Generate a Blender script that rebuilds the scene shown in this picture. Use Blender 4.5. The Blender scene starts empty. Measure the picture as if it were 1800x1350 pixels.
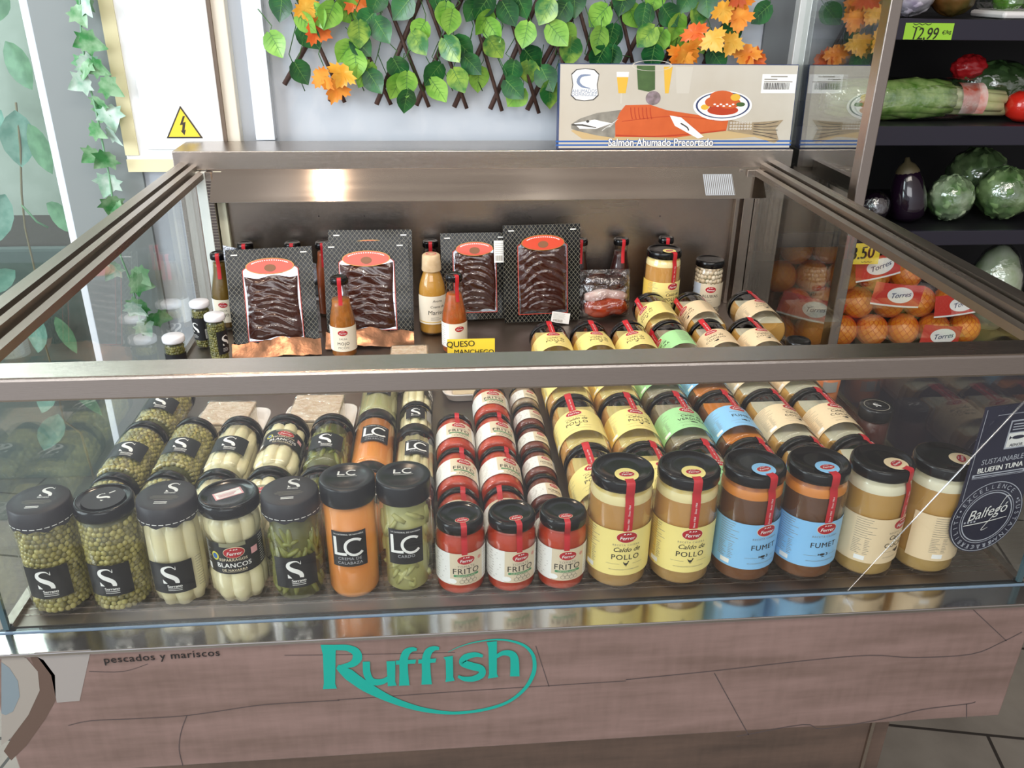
import bpy, math, random
from mathutils import Vector, Matrix
from mathutils.geometry import tessellate_polygon
R = math.radians
sc = bpy.context.scene
COL = sc.collection
random.seed(7)

# ---------------------------------------------------------------- camera
FPX = 1500.0
PITCH, YAW, ROLL = R(25.5), R(5.3), R(0.8)
EYE = Vector((0, 0, 1.51))
FWD = Vector((math.sin(YAW)*math.cos(PITCH), math.cos(YAW)*math.cos(PITCH), -math.sin(PITCH)))
_r0 = Vector((math.cos(YAW), -math.sin(YAW), 0)); _u0 = _r0.cross(FWD)
RGT = _r0*math.cos(ROLL) + _u0*math.sin(ROLL)
UPV = -_r0*math.sin(ROLL) + _u0*math.cos(ROLL)
cd = bpy.data.cameras.new('camera'); cam = bpy.data.objects.new('camera', cd); COL.objects.link(cam)
cd.sensor_width = 36; cd.lens = 36*FPX/1800; cd.clip_start = .02; cd.clip_end = 60
mw = Matrix((RGT, UPV, -FWD)).transposed().to_4x4(); mw.translation = EYE
cam.matrix_world = mw
sc.camera = cam
def ray(px, py): return FWD + RGT*((px-900)/FPX) - UPV*((py-675)/FPX)
def at(px, py, Y):                       # where the sight line meets the vertical plane Y
    r = ray(px, py); return EYE + r*(Y/r.y)
def on(px, py, z=.75):                   # where it meets the horizontal plane z
    r = ray(px, py); return EYE + r*((EYE.z-z)/-r.z)

# ---------------------------------------------------------------- colour management
sc.view_settings.view_transform = 'Standard'; sc.view_settings.look = 'None'
sc.view_settings.gamma = 1; sc.view_settings.use_curve_mapping = False
sc.view_settings.exposure = 0.22
sc.cycles.transparent_max_bounces = 40
sc.cycles.max_bounces = 10
sc.cycles.glossy_bounces = 5
sc.cycles.sample_clamp_indirect = 4

# ---------------------------------------------------------------- world: daylit street behind the viewer and to the left, dim shop above
w = bpy.data.worlds.new('shop_surroundings'); sc.world = w; w.use_nodes = True
nt = w.node_tree; N = nt.nodes; Lk = nt.links; N.clear()
wo = N.new('ShaderNodeOutputWorld'); bg = N.new('ShaderNodeBackground'); tc = N.new('ShaderNodeTexCoord')
sx = N.new('ShaderNodeSeparateXYZ'); Lk.new(tc.outputs['Generated'], sx.inputs[0])
def ramp(inp, stops):
    m = N.new('ShaderNodeMapRange'); m.inputs['From Min'].default_value = -1; m.inputs['From Max'].default_value = 1
    Lk.new(inp, m.inputs['Value'])
    c = N.new('ShaderNodeValToRGB'); Lk.new(m.outputs[0], c.inputs[0])
    e = c.color_ramp.elements
    e[0].position, e[0].color = stops[0][0], (*stops[0][1], 1); e[1].position, e[1].color = stops[-1][0], (*stops[-1][1], 1)
    for p, q in stops[1:-1]:
        k = e.new(p); k.color = (*q, 1)
    return c.outputs[0]
cz = ramp(sx.outputs[2], [(0, (.22, .21, .205)), (.47, (.36, .35, .35)), (.56, (.42, .43, .45)), (.75, (.36, .34, .32)), (1, (.30, .27, .24))])
cx = ramp(sx.outputs[0], [(0, (1.5, 1.62, 1.75)), (.35, (1.1, 1.12, 1.15)), (.6, (.75, .72, .70)), (1, (.42, .38, .36))])
mx = N.new('ShaderNodeMix'); mx.data_type = 'RGBA'; mx.blend_type = 'MULTIPLY'; mx.inputs[0].default_value = 1
Lk.new(cz, mx.inputs[6]); Lk.new(cx, mx.inputs[7])
cy = ramp(sx.outputs[1], [(0, (1.75, 1.78, 1.85)), (.4, (1.15, 1.15, 1.15)), (.6, (.9, .88, .86)), (1, (.75, .72, .70))])
my = N.new('ShaderNodeMix'); my.data_type = 'RGBA'; my.blend_type = 'MULTIPLY'; my.inputs[0].default_value = 1
Lk.new(mx.outputs[2], my.inputs[6]); Lk.new(cy, my.inputs[7]); Lk.new(my.outputs[2], bg.inputs[0])
bg.inputs[1].default_value = 1.0; Lk.new(bg.outputs[0], wo.inputs[0])

# ---------------------------------------------------------------- large lights
def area(name, loc, target, sx_, sy_, power, col):
    l = bpy.data.lights.new(name, 'AREA'); l.shape = 'RECTANGLE'; l.size = sx_; l.size_y = sy_; l.energy = power; l.color = col
    o = bpy.data.objects.new(name, l); COL.objects.link(o); o.location = loc
    o.rotation_euler = (Vector(target)-Vector(loc)).to_track_quat('-Z', 'Y').to_euler()
    return o
area('window_daylight', (-3.0, .2, 2.1), (-.1, 1.6, .9), 1.8, 2.2, 105, (.86, .94, 1))
area('front_fill', (-.3, -1.9, 2.3), (.1, 1.3, .8), 2.6, 1.2, 34, (.96, .98, 1))  # added fill from behind the viewer, brightens the jars
area('courtyard_fill', (-2.2, 3.4, 3.2), (-2.0, 3.8, .8), 2.0, 1.0, 60, (.92, .98, 1))  # added fill that lifts the wall seen through the left window
area('ceiling_fluorescent', (.3, .2, 2.85), (.25, 1.5, .8), 2.2, .5, 20, (1, .93, .84))
def spot(name, loc, target, power, col, ang, rad):
    l = bpy.data.lights.new(name, 'SPOT'); l.energy = power; l.color = col; l.spot_size = R(ang); l.spot_blend = .6; l.shadow_soft_size = rad
    o = bpy.data.objects.new(name, l); COL.objects.link(o); o.location = loc
    o.rotation_euler = (Vector(target)-Vector(loc)).to_track_quat('-Z', 'Y').to_euler(); return o
spot('front_glint_spot', (.55, .15, 2.7), (.3, 1.1, .8), 26, (1, .95, .88), 60, .035)  # unseen spot added for sharp glints on the jar glass
spot('ceiling_spotlight', (-.45, 1.83, 2.75), (-.2, 1.6, .8), 38, (1, .74, .53), 58, .015)
spot('side_glint_spot', (-.75, .35, 2.7), (-.2, 1.1, .8), 22, (1, .96, .92), 60, .03)  # second glint spot, added out of view on the left

# ---------------------------------------------------------------- materials
def lin(h):
    h = h.lstrip('#'); v = [int(h[i:i+2], 16)/255 for i in (0, 2, 4)]
    return tuple(c/12.92 if c <= .04045 else ((c+.055)/1.055)**2.4 for c in v)
MATS = {}
def nodes(m): return m.node_tree.nodes, m.node_tree.links, m.node_tree.nodes['Principled BSDF']
def mat(name, col, rough=.5, metal=0, coat=0, spec=.5, noise=None, bump=None, sss=0, trans=0, emit=None):
    """noise=(scale, other colour, amount, stretch) mottles the colour; bump=(scale, strength, stretch)."""
    if name in MATS: return MATS[name]
    m = bpy.data.materials.new(name); m.use_nodes = True; n, l, b = nodes(m)
    c = lin(col) if isinstance(col, str) else col
    b.inputs['Base Color'].default_value = (*c, 1); b.inputs['Roughness'].default_value = rough
    b.inputs['Metallic'].default_value = metal; b.inputs['Coat Weight'].default_value = coat; b.inputs['Coat Roughness'].default_value = .04
    b.inputs['Specular IOR Level'].default_value = spec
    if sss:
        b.inputs['Subsurface Weight'].default_value = sss; b.inputs['Subsurface Radius'].default_value = (.02, .01, .006); b.inputs['Subsurface Scale'].default_value = .4
    if trans: b.inputs['Transmission Weight'].default_value = trans
    if emit:
        b.inputs['Emission Color'].default_value = (*lin(emit[0]), 1); b.inputs['Emission Strength'].default_value = emit[1]
    def coords(st):
        t = n.new('ShaderNodeTexCoord'); mp = n.new('ShaderNodeMapping'); mp.inputs['Scale'].default_value = st
        l.new(t.outputs['Object'], mp.inputs[0]); return mp.outputs[0]
    if noise:
        sca, c2, amt, st = (list(noise)+[(1, 1, 1)])[:4]
        t = n.new('ShaderNodeTexNoise'); t.inputs['Scale'].default_value = sca; t.inputs['Detail'].default_value = 5
        l.new(coords(st), t.inputs['Vector'])
        r = n.new('ShaderNodeValToRGB'); r.color_ramp.elements[0].position = .5-amt/2; r.color_ramp.elements[1].position = .5+amt/2
        r.color_ramp.elements[0].color = (*c, 1); r.color_ramp.elements[1].color = (*lin(c2), 1)
        l.new(t.outputs['Fac'], r.inputs[0]); l.new(r.outputs[0], b.inputs['Base Color'])
    if bump:
        sca, s, st = (list(bump)+[(1, 1, 1)])[:3]
        t = n.new('ShaderNodeTexNoise'); t.inputs['Scale'].default_value = sca; t.inputs['Detail'].default_value = 4
        l.new(coords(st), t.inputs['Vector'])
        bn = n.new('ShaderNodeBump'); bn.inputs['Strength'].default_value = s; bn.inputs['Distance'].default_value = .002
        l.new(t.outputs['Fac'], bn.inputs['Height']); l.new(bn.outputs[0], b.inputs['Normal'])
    MATS[name] = m; return m
def thin_glass(name, tint, lo=.035, hi=1.0, rough=.0, power=5, crumple=0):
    """clear sheet: passes light straight, mirrors more at grazing angles."""
    if name in MATS: return MATS[name]
    m = bpy.data.materials.new(name); m.use_nodes = True; n, l = m.node_tree.nodes, m.node_tree.links; n.clear()
    o = n.new('ShaderNodeOutputMaterial'); t = n.new('ShaderNodeBsdfTransparent'); g = n.new('ShaderNodeBsdfGlossy'); mx = n.new('ShaderNodeMixShader')
    lw = n.new('ShaderNodeLayerWeight'); pw = n.new('ShaderNodeMath'); pw.operation = 'POWER'; pw.inputs[1].default_value = power
    lw.inputs[0].default_value = .5
    mr = n.new('ShaderNodeMapRange'); mr.inputs['To Min'].default_value = lo; mr.inputs['To Max'].default_value = hi
    l.new(lw.outputs['Facing'], pw.inputs[0]); l.new(pw.outputs[0], mr.inputs['Value'])
    t.inputs[0].default_value = (*tint, 1); g.inputs['Roughness'].default_value = rough; g.inputs[0].default_value = (1, 1, 1, 1)
    l.new(mr.outputs[0], mx.inputs[0]); l.new(t.outputs[0], mx.inputs[1]); l.new(g.outputs[0], mx.inputs[2]); l.new(mx.outputs[0], o.inputs[0])
    if crumple:
        tn = n.new('ShaderNodeTexNoise'); tn.inputs['Scale'].default_value = crumple; tn.inputs['Detail'].default_value = 3; tcn = n.new('ShaderNodeTexCoord'); l.new(tcn.outputs['Object'], tn.inputs['Vector'])
        bp_ = n.new('ShaderNodeBump'); bp_.inputs['Strength'].default_value = 1; bp_.inputs['Distance'].default_value = .012; l.new(tn.outputs['Fac'], bp_.inputs['Height']); l.new(bp_.outputs[0], g.inputs['Normal'])
    MATS[name] = m; return m
PANE = thin_glass('clear pane', (.95, .965, .96), .04)
PANE_EDGE = mat('green glass edge', '#3a545c', .15, 0, 1)
JARGLASS = thin_glass('jar glass', (.96, .97, .96), .05, .9, .03)
FILM = thin_glass('cling film', (.93, .93, .93), .10, .8, .12, 3, 40)

def brushed(name, col, rough, stretch=(1, 60, 60), aniso=0):
    if name in MATS: return MATS[name]
    m = mat(name, col, rough, 1.0, bump=(55, .14, stretch) if stretch else None); n, l, b = nodes(m)
    tg_ = n.new('ShaderNodeCombineXYZ'); tg_.inputs[0].default_value = 1; l.new(tg_.outputs[0], b.inputs['Tangent']); b.inputs['Anisotropic'].default_value = aniso; b.inputs['Anisotropic Rotation'].default_value = .25
    t = n.new('ShaderNodeTexNoise'); t.inputs['Scale'].default_value = 3; t.inputs['Detail'].default_value = 3
    mr = n.new('ShaderNodeMapRange'); mr.inputs['To Min'].default_value = rough*.75; mr.inputs['To Max'].default_value = rough*1.4
    l.new(t.outputs['Fac'], mr.inputs['Value']); l.new(mr.outputs[0], b.inputs['Roughness']); return m
STEEL = brushed('brushed steel', '#b3a9a0', .2)
HOODM = brushed('hood steel', '#b3a9a0', .17, None, .97)
STEEL_DARK = brushed('worn steel', '#a89d94', .24)
STEEL_DEPTH = brushed('steel track', '#a39a90', .28, (60, 1, 60), 0)
STEEL_MIRROR = mat('polished steel', '#c4c0bc', .14, 1.0)

# ---------------------------------------------------------------- mesh builder
_txt = {}
def text2d(s, shear=0, bold=0, space=1.0):
    k = (s, shear, bold, space)
    if k not in _txt:
        c = bpy.data.curves.new('t', 'FONT'); c.body = s; c.size = 1; c.shear = shear; c.offset = bold; c.resolution_u = 3
        c.align_x = 'CENTER'; c.space_character = space
        o = bpy.data.objects.new('t', c); COL.objects.link(o)
        dg = bpy.context.evaluated_depsgraph_get(); e = o.evaluated_get(dg); me = e.to_mesh()
        _txt[k] = ([(v.co.x, v.co.y) for v in me.vertices], [tuple(p.vertices) for p in me.polygons])
        e.to_mesh_clear(); bpy.data.objects.remove(o); bpy.data.curves.remove(c)
    return _txt[k]
def flat(O, U, V, lift=.0003):
    """map 2-D coordinates onto a plane through O with unit axes U, V; third value lifts along the normal."""
    O, U, V = Vector(O), Vector(U).normalized(), Vector(V).normalized(); W = U.cross(V)
    return lambda u, v, h=0: O + U*u + V*v + W*(h*lift)
def cyl(r, lift=.00025):
    return lambda u, v, h=0: Vector(((r+h*lift)*math.sin(u/r), -(r+h*lift)*math.cos(u/r), v))
def disc(z, lift=.00025, rot=0):
    c, s = math.cos(rot), math.sin(rot)
    return lambda u, v, h=0: Vector((u*c-v*s, u*s+v*c, z+h*lift))
class MB:
    def __init__(self): self.v, self.f, self.m, self.s, self.mats = [], [], [], [], []
    def mi(self, m):
        if m not in self.mats: self.mats.append(m)
        return self.mats.index(m)
    def add(self, vs, fs, m, smooth=False):
        b = len(self.v); k = self.mi(m); self.v += [tuple(p) for p in vs]
        for f in fs: self.f.append(tuple(b+i for i in f)); self.m.append(k); self.s.append(smooth)
        return self
    def lathe(self, prof, m, seg=36, smooth=True, ms=None, cx=0, cy=0):
        vs = [(cx+max(r, 1e-5)*math.sin(2*math.pi*i/seg), cy-max(r, 1e-5)*math.cos(2*math.pi*i/seg), z) for r, z in prof for i in range(seg)]
        for j in range(len(prof)-1):
            fs = [(j*seg+i, j*seg+(i+1) % seg, (j+1)*seg+(i+1) % seg, (j+1)*seg+i) for i in range(seg)]
            if j == 0: self.add(vs, [], m)
            b = len(self.v)-len(vs); k = self.mi(ms[j] if ms else m)
            for f in fs: self.f.append(tuple(b+q for q in f)); self.m.append(k); self.s.append(smooth)
        return self
    def box(self, x0, x1, y0, y1, z0, z1, m, bev=0):
        b = min(bev, (x1-x0)/2.01, (y1-y0)/2.01, (z1-z0)/2.01)
        if b <= 0:
            vs = [(x, y, z) for x in (x0, x1) for y in (y0, y1) for z in (z0, z1)]
            return self.add(vs, [(0, 1, 3, 2), (4, 6, 7, 5), (0, 4, 5, 1), (2, 3, 7, 6), (0, 2, 6, 4), (1, 5, 7, 3)], m)
        import bmesh
        bm = bmesh.new(); bmesh.ops.create_cube(bm, size=1)
        for v in bm.verts: v.co = Vector(((x0+x1)/2+v.co.x*(x1-x0), (y0+y1)/2+v.co.y*(y1-y0), (z0+z1)/2+v.co.z*(z1-z0)))
        bmesh.ops.bevel(bm, geom=list(bm.edges), offset=b, segments=2, profile=.5, affect='EDGES')
        bm.verts.index_update()
        self.add([v.co for v in bm.verts], [tuple(v.index for v in f.verts) for f in bm.faces], m, False); bm.free(); return self
    def tube(self, pts, rad, m, seg=8, cap=True, flatten=1):
        pts = [Vector(p) for p in pts]; rs = rad if isinstance(rad, (list, tuple)) else [rad]*len(pts); vs = []
        for i, p in enumerate(pts):
            d = (pts[min(i+1, len(pts)-1)]-pts[max(i-1, 0)]).normalized()
            a = d.cross(Vector((0, 0, 1))) if abs(d.z) < .95 else d.cross(Vector((0, 1, 0))); a.normalize(); c = d.cross(a)
            vs += [p+a*(rs[i]*math.cos(2*math.pi*k/seg))+c*(rs[i]*flatten*math.sin(2*math.pi*k/seg)) for k in range(seg)]
        fs = [(j*seg+k, j*seg+(k+1) % seg, (j+1)*seg+(k+1) % seg, (j+1)*seg+k) for j in range(len(pts)-1) for k in range(seg)]
        if cap: fs += [tuple(range(seg-1, -1, -1)), tuple(range((len(pts)-1)*seg, len(pts)*seg))]
        return self.add(vs, fs, m, True)
    def ball(self, c, r, m, nu=12, nv=8, sc_=(1, 1, 1), rot=None, jit=0):
        c = Vector(c); vs = []
        for j in range(nv+1):
            t = math.pi*j/nv
            for i in range(nu):
                p = 2*math.pi*i/nu; k = r*(1+jit*(random.random()-.5))
                q = Vector((k*sc_[0]*math.sin(t)*math.cos(p), k*sc_[1]*math.sin(t)*math.sin(p), k*sc_[2]*math.cos(t)))
                if rot: q = rot @ q
                vs.append(c+q)
        fs = [(j*nu+i, (j+1)*nu+i, (j+1)*nu+(i+1) % nu, j*nu+(i+1) % nu) for j in range(nv) for i in range(nu)]
        return self.add(vs, fs, m, True)
    def rect(self, f, u0, v0, u1, v1, m, nu=1, nv=1, h=0):
        vs = [f(u0+(u1-u0)*i/nu, v0+(v1-v0)*j/nv, h) for j in range(nv+1) for i in range(nu+1)]
        return self.add(vs, [(j*(nu+1)+i, j*(nu+1)+i+1, (j+1)*(nu+1)+i+1, (j+1)*(nu+1)+i) for j in range(nv) for i in range(nu)], m, True)
    def oval(self, f, cu, cv, ru, rv, m, n=28, rings=3, h=1, hole=0):
        vs = [f(cu+ru*(hole+(1-hole)*k/rings)*math.cos(2*math.pi*i/n), cv+rv*(hole+(1-hole)*k/rings)*math.sin(2*math.pi*i/n), h) for k in range(rings+1) for i in range(n)]
        fs = [(k*n+i, (k+1)*n+i, (k+1)*n+(i+1) % n, k*n+(i+1) % n) for k in range(rings) for i in range(n)]
        return self.add(vs, fs, m, True)
    def poly(self, f, pts, m, h=1):
        tri = tessellate_polygon([[Vector((a, b, 0)) for a, b in pts]])
        def ok(t):
            (a, b), (c, d), (e, g) = [pts[i] for i in t]
            return t if (c-a)*(g-b)-(d-b)*(e-a) > 0 else t[::-1]
        return self.add([f(a, b, h) for a, b in pts], [ok(tuple(t)) for t in tri], m)
    def text(self, f, s, size, cu, cv, m, h=1, shear=0, bold=0, rot=0, sx_=1, space=1.0):
        vs, fs = text2d(s, shear, 0, space); c, q = math.cos(rot), math.sin(rot)
        for i, du in enumerate((-bold, 0, bold) if bold > 0 else (0,)):
            self.add([f(cu+((a+du)*sx_*c-b*q)*size, cv+((a+du)*sx_*q+b*c)*size, h+i*.12) for a, b in vs], fs, m)
        return self
    def stroke(self, f, pts, wid, m, h=1, sub=6):
        """ribbon of varying width through the points (smoothed)."""
        P, W = [], []
        n = len(pts); wid = wid if isinstance(wid, (list, tuple)) else [wid]*n
        for i in range(n-1):
            p0, p1, p2, p3 = pts[max(i-1, 0)], pts[i], pts[i+1], pts[min(i+2, n-1)]
            for k in range(sub):
                t = k/sub
                P.append([.5*(2*p1[d]+(p2[d]-p0[d])*t+(2*p0[d]-5*p1[d]+4*p2[d]-p3[d])*t*t+(3*p1[d]-p0[d]-3*p2[d]+p3[d])*t**3) for d in (0, 1)])
                W.append(wid[i]*(1-t)+wid[i+1]*t)
        P.append(list(pts[-1])); W.append(wid[-1]); vs = []
        for i, p in enumerate(P):
            a, b = P[max(i-1, 0)], P[min(i+1, len(P)-1)]; dx, dy = b[0]-a[0], b[1]-a[1]; L = math.hypot(dx, dy) or 1
            vs += [f(p[0]-dy/L*W[i]/2, p[1]+dx/L*W[i]/2, h), f(p[0]+dy/L*W[i]/2, p[1]-dx/L*W[i]/2, h)]
        return self.add(vs, [(2*i, 2*i+1, 2*i+3, 2*i+2) for i in range(len(P)-1)], m)
    def mesh(self, name):
        me = bpy.data.meshes.new(name); me.from_pydata(self.v, [], self.f)
        for m in self.mats: me.materials.append(m)
        me.polygons.foreach_set('material_index', self.m); me.polygons.foreach_set('use_smooth', self.s); me.update()
        return me
    def build(self, name, parent=None, loc=None): return link(name, self.mesh(name), parent, loc)
def link(name, me, parent=None, loc=None, rot=None):
    o = bpy.data.objects.new(name, me); COL.objects.link(o)
    if parent: o.parent = parent
    if loc: o.location = loc
    if rot: o.rotation_euler = rot
    return o
def tag(o, label, cat, group=None):
    o['label'] = label; o['category'] = cat
    if group: o['group'] = group
    return o
def thing(name, label, cat, loc=(0, 0, 0), rot=(0, 0, 0), group=None):
    o = bpy.data.objects.new(name, None); COL.objects.link(o); o.location = loc; o.rotation_euler = rot; o.empty_display_size = .02
    return tag(o, label, cat, group)
def struct(o): o['kind'] = 'structure'; return o
# ================================================================ the setting
WALLM = mat('grey white wall panel', '#c3cad2', .32, 0, .2)
def slab(name, x0, x1, y0, y1, z0, z1, m): return struct(MB().box(x0, x1, y0, y1, z0, z1, m).build(name))
def tiles(name, base, line, sx_, sy_):
    m = mat(name, base, .45, noise=(5, '#6d6760', .5)); n, l, b = nodes(m)
    br = n.new('ShaderNodeTexBrick'); t = n.new('ShaderNodeTexCoord'); mp = n.new('ShaderNodeMapping')
    mp.inputs['Rotation'].default_value = (0, 0, R(12)); l.new(t.outputs['Object'], mp.inputs[0]); l.new(mp.outputs[0], br.inputs[0])
    br.inputs['Scale'].default_value = 1; br.inputs['Mortar Size'].default_value = .004; br.inputs['Brick Width'].default_value = sx_; br.inputs['Row Height'].default_value = sy_
    br.inputs['Color2'].default_value = (*lin(base), 1); br.inputs['Mortar'].default_value = (*lin(line), 1)
    src = b.inputs['Base Color'].links[0].from_socket; l.new(src, br.inputs['Color1']); l.new(src, br.inputs['Color2']); l.new(br.outputs[0], b.inputs['Base Color']); return m
slab('floor', -4, 4, -.35, 3.6, -.05, 0, tiles('grey floor tiles', '#938d84', '#332f2c', .6, .3))
slab('wall_back', -.925, .92, 2.235, 2.30, 0, 2.6, WALLM)
struct(MB().box(-.918, at(218, 150, 2.2).x, 2.222, 2.235, 0, 2.6, mat('grey wall panel', '#868c8b', .45, 0, .1)).build('trim_3'))
struct(MB().box(at(1343, 60, 2.225).x, .92, 2.225, 2.235, 0, 2.6, mat('shaded wall edge', '#6b7072', .45, 0, .1)).build('trim_4'))  # darker grey puts this wall face's shade into its colour
slab('wall_behind_shelves', .9, 4, 2.85, 2.9, 0, 2.6, mat('dark wall', '#14131a', .6))
slab('trim_1', at(485, 262, 2.2).x-.045, at(485, 262, 2.2).x, 2.2, 2.235, 1.14, 2.6, mat('pale pilaster', '#dfe6ee', .35, 0, .2))
# tall window on the left: white post, pane, garden wall beyond
slab('trim_2', -.952, -.918, 2.26, 2.32, 0, 2.6, mat('white window post', '#f2f6fa', .3, 0, .3))
wg = MB().box(-2.6, -.952, 2.285, 2.291, 0, 2.6, thin_glass('window pane', (.86, .92, .90), .07, 1, .02, 3.5)); struct(wg.build('window_1'))
slab('wall_left', -4, -.9, 4.2, 4.25, 0, 3, mat('pale courtyard wall', '#d2d9ce', .7, noise=(3, '#8f9c8c', .5)))
# ================================================================ the display counter
counter = thing('display_counter', 'long steel and glass shop counter with wood patterned front, filled with jars', 'counter', (.12, .86, 0))
def cpart(mb, name, label=None):
    o = mb.build(name, counter); o.location = (-.12, -.86, 0)
    if label: o['label'] = label
    return o
def wood(name, c1, c2, rough):
    m = mat(name, c1, rough, 0, .15); n, l, b = nodes(m)
    t = n.new('ShaderNodeTexCoord'); mp = n.new('ShaderNodeMapping'); mp.inputs['Scale'].default_value = (2.2, 8, 16); l.new(t.outputs['Object'], mp.inputs[0])
    a = n.new('ShaderNodeTexNoise'); a.inputs['Scale'].default_value = 1.6; a.inputs['Detail'].default_value = 8; a.inputs['Roughness'].default_value = .62; l.new(mp.outputs[0], a.inputs[0])
    mp2 = n.new('ShaderNodeMapping'); mp2.inputs['Scale'].default_value = (30, 5, 5); l.new(t.outputs['Object'], mp2.inputs[0])
    a2 = n.new('ShaderNodeTexNoise'); a2.inputs['Scale'].default_value = 3; a2.inputs['Detail'].default_value = 4; l.new(mp2.outputs[0], a2.inputs[0])
    ad = n.new('ShaderNodeMix'); ad.inputs[0].default_value = .18; l.new(a.outputs[0], ad.inputs[2]); l.new(a2.outputs[0], ad.inputs[3])
    r = n.new('ShaderNodeValToRGB'); r.color_ramp.elements[0].position = .36; r.color_ramp.elements[1].position = .64
    r.color_ramp.elements[0].color = (*lin(c2), 1); r.color_ramp.elements[1].color = (*lin(c1), 1)
    l.new(ad.outputs[0], r.inputs[0]); l.new(r.outputs[0], b.inputs['Base Color']); return m
WOOD = wood('wood print panel', '#89716a', '#6e5a52', .28)
WOOD2 = wood('dark wood plinth', '#6f5a4e', '#54453c', .45)
SEAM = mat('dark wood seam', '#4c4140', .6)
PY = .857
XL, XR, YF, YB, ZF = -.555, .800, .897, 2.06, .75
pn = MB().box(-.572, .806, PY, PY+.018, .538, .742, WOOD, .002)
def on_panel(u, v, h=0):
    p = at(u, v, PY); return Vector((p.x, PY-.0006*h, p.z))
def crop(pts, ox, oy, s): return [(ox+x/s, oy+y/s) for x, y in pts]
for pts, ox, oy, s, wd in (
    ([(360, 825), (480, 800), (700, 790), (960, 775), (1150, 750), (1400, 715), (1790, 692)], 0, 1000, 3, 1.3),
    ([(985, 775), (955, 860), (945, 950), (965, 1040)], 0, 1000, 3, 1.6), ([(470, 540), (650, 540), (780, 500)], 0, 1000, 3, 1),
    ([(0, 305), (400, 300), (900, 290)], 500, 1050, 3, 1), ([(280, 540), (500, 525), (1000, 490), (1800, 440)], 500, 1050, 3, 1.2), ([(1325, 255), (1395, 470)], 500, 1050, 3, 1.3),
    ([(0, 500), (400, 460), (800, 415), (1100, 390), (1300, 400), (1560, 385), (1700, 330), (1790, 285)], 1100, 1000, 2.571, 1.4),
    ([(400, 470), (555, 750)], 1100, 1000, 2.571, 1.6), ([(500, 757), (800, 703), (890, 722), (1150, 680), (1340, 635), (1540, 610), (1580, 600)], 1100, 1000, 2.571, 1.5),
    ([(1540, 610), (1540, 675)], 1100, 1000, 2.571, 1.6), ([(910, 200), (930, 215), (1200, 195), (1500, 170)], 1100, 1000, 2.571, 1.2), ([(1550, 165), (1720, 325)], 1100, 1000, 2.571, 1.4)):
    pn.stroke(on_panel, crop(pts, ox, oy, s), wd, SEAM, .5, 4)
PALE, DROP, BRN = mat('pale panel patch', '#968f86', .35), mat('blue grey panel patch', '#78858b', .35), mat('brown panel patch', '#5d4a40', .4)  # colours of the flat shapes at the panel's left end
pn.poly(on_panel, crop([(150, 440), (230, 480), (290, 560), (295, 690), (240, 790), (140, 930), (60, 1010), (20, 960), (130, 780), (200, 640), (190, 540)], 0, 1000, 3), BRN, .4)
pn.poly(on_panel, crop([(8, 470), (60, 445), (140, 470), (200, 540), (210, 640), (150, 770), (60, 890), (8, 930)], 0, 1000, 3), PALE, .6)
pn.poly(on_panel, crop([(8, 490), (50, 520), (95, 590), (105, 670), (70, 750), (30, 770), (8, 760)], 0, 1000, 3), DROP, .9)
pn.poly(on_panel, crop([(180, 440), (480, 425), (420, 695), (300, 705), (270, 560)], 0, 1000, 3), mat('silver panel patch', '#96908b', .3), .4)
front = cpart(pn, 'front_panel')
TEAL = mat('teal lettering', '#0f9c8c', .4)
lg = MB()
LH = [1.2]
def LS(pts, wd): LH[0] += .12; lg.stroke(on_panel, crop(pts, 500, 1050, 3), [w_/3 for w_ in wd], TEAL, LH[0], 8)
def LP(pts): LH[0] += .12; lg.poly(on_panel, crop(pts, 500, 1050, 3)[::-1], TEAL, LH[0])
LP([(190, 248), (275, 248), (270, 290), (268, 455), (277, 479), (203, 482), (208, 450), (203, 300)])
LS([(262, 262), (330, 264), (375, 285), (384, 318), (355, 350), (280, 366)], [28, 32, 44, 52, 34, 12])
LS([(280, 362), (340, 405), (430, 468), (560, 535), (700, 582), (830, 604), (930, 606), (1060, 588), (1180, 548), (1268, 478), (1312, 400), (1318, 335), (1300, 285), (1255, 247), (1180, 225), (1100, 221), (1000, 235), (920, 259), (862, 287)],
   [24, 60, 56, 36, 26, 18, 15, 15, 15, 18, 22, 20, 17, 14, 10, 8, 6, 4, 2])
LS([(432, 336), (436, 400), (462, 440), (515, 442), (562, 415)], [38, 40, 36, 30, 20]); LP([(538, 334), (585, 332), (584, 440), (592, 462), (545, 466)])
for dx, dy in ((0, 0), (118, -6)):
    LS([(632+dx, 462+dy), (630+dx, 400+dy), (629+dx, 330+dy), (642+dx, 290+dy), (670+dx, 272+dy), (698+dx, 272+dy)], [56, 46, 44, 40, 26, 14]); LP([(588+dx, 330+dy), (695+dx-dx*.1, 324+dy), (690+dx-dx*.1, 346+dy), (588+dx, 352+dy)])
LP([(838, 312), (888, 304), (890, 415), (898, 436), (848, 442), (852, 420), (850, 330)])
LS([(1046, 306), (1005, 298), (955, 312), (940, 340), (985, 358), (1035, 372), (1040, 402), (1000, 424), (950, 426), (915, 412)], [14, 26, 34, 38, 40, 38, 36, 30, 24, 12])
LP([(1066, 232), (1120, 226), (1120, 400), (1128, 416), (1072, 424), (1078, 400), (1075, 260)])
LS([(1112, 312), (1150, 290), (1190, 292), (1212, 320), (1214, 412)], [16, 24, 34, 44, 50])
lo = lg.build('brand_lettering', front); lo['label'] = 'teal shop name lettering with long swoosh'
sg = MB(); o0, o1 = on_panel(180, 1166), on_panel(391, 1152)
sg.text(flat((o0+o1)/2+Vector((0, 0, .0005)), (o1-o0), (0, 0, 1), .0008), 'pescados y mariscos', .0158, 0, 0, mat('black lettering', '#1d1a1a', .5), 1, 0, .012, 0, 1.0, 1.09)
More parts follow.
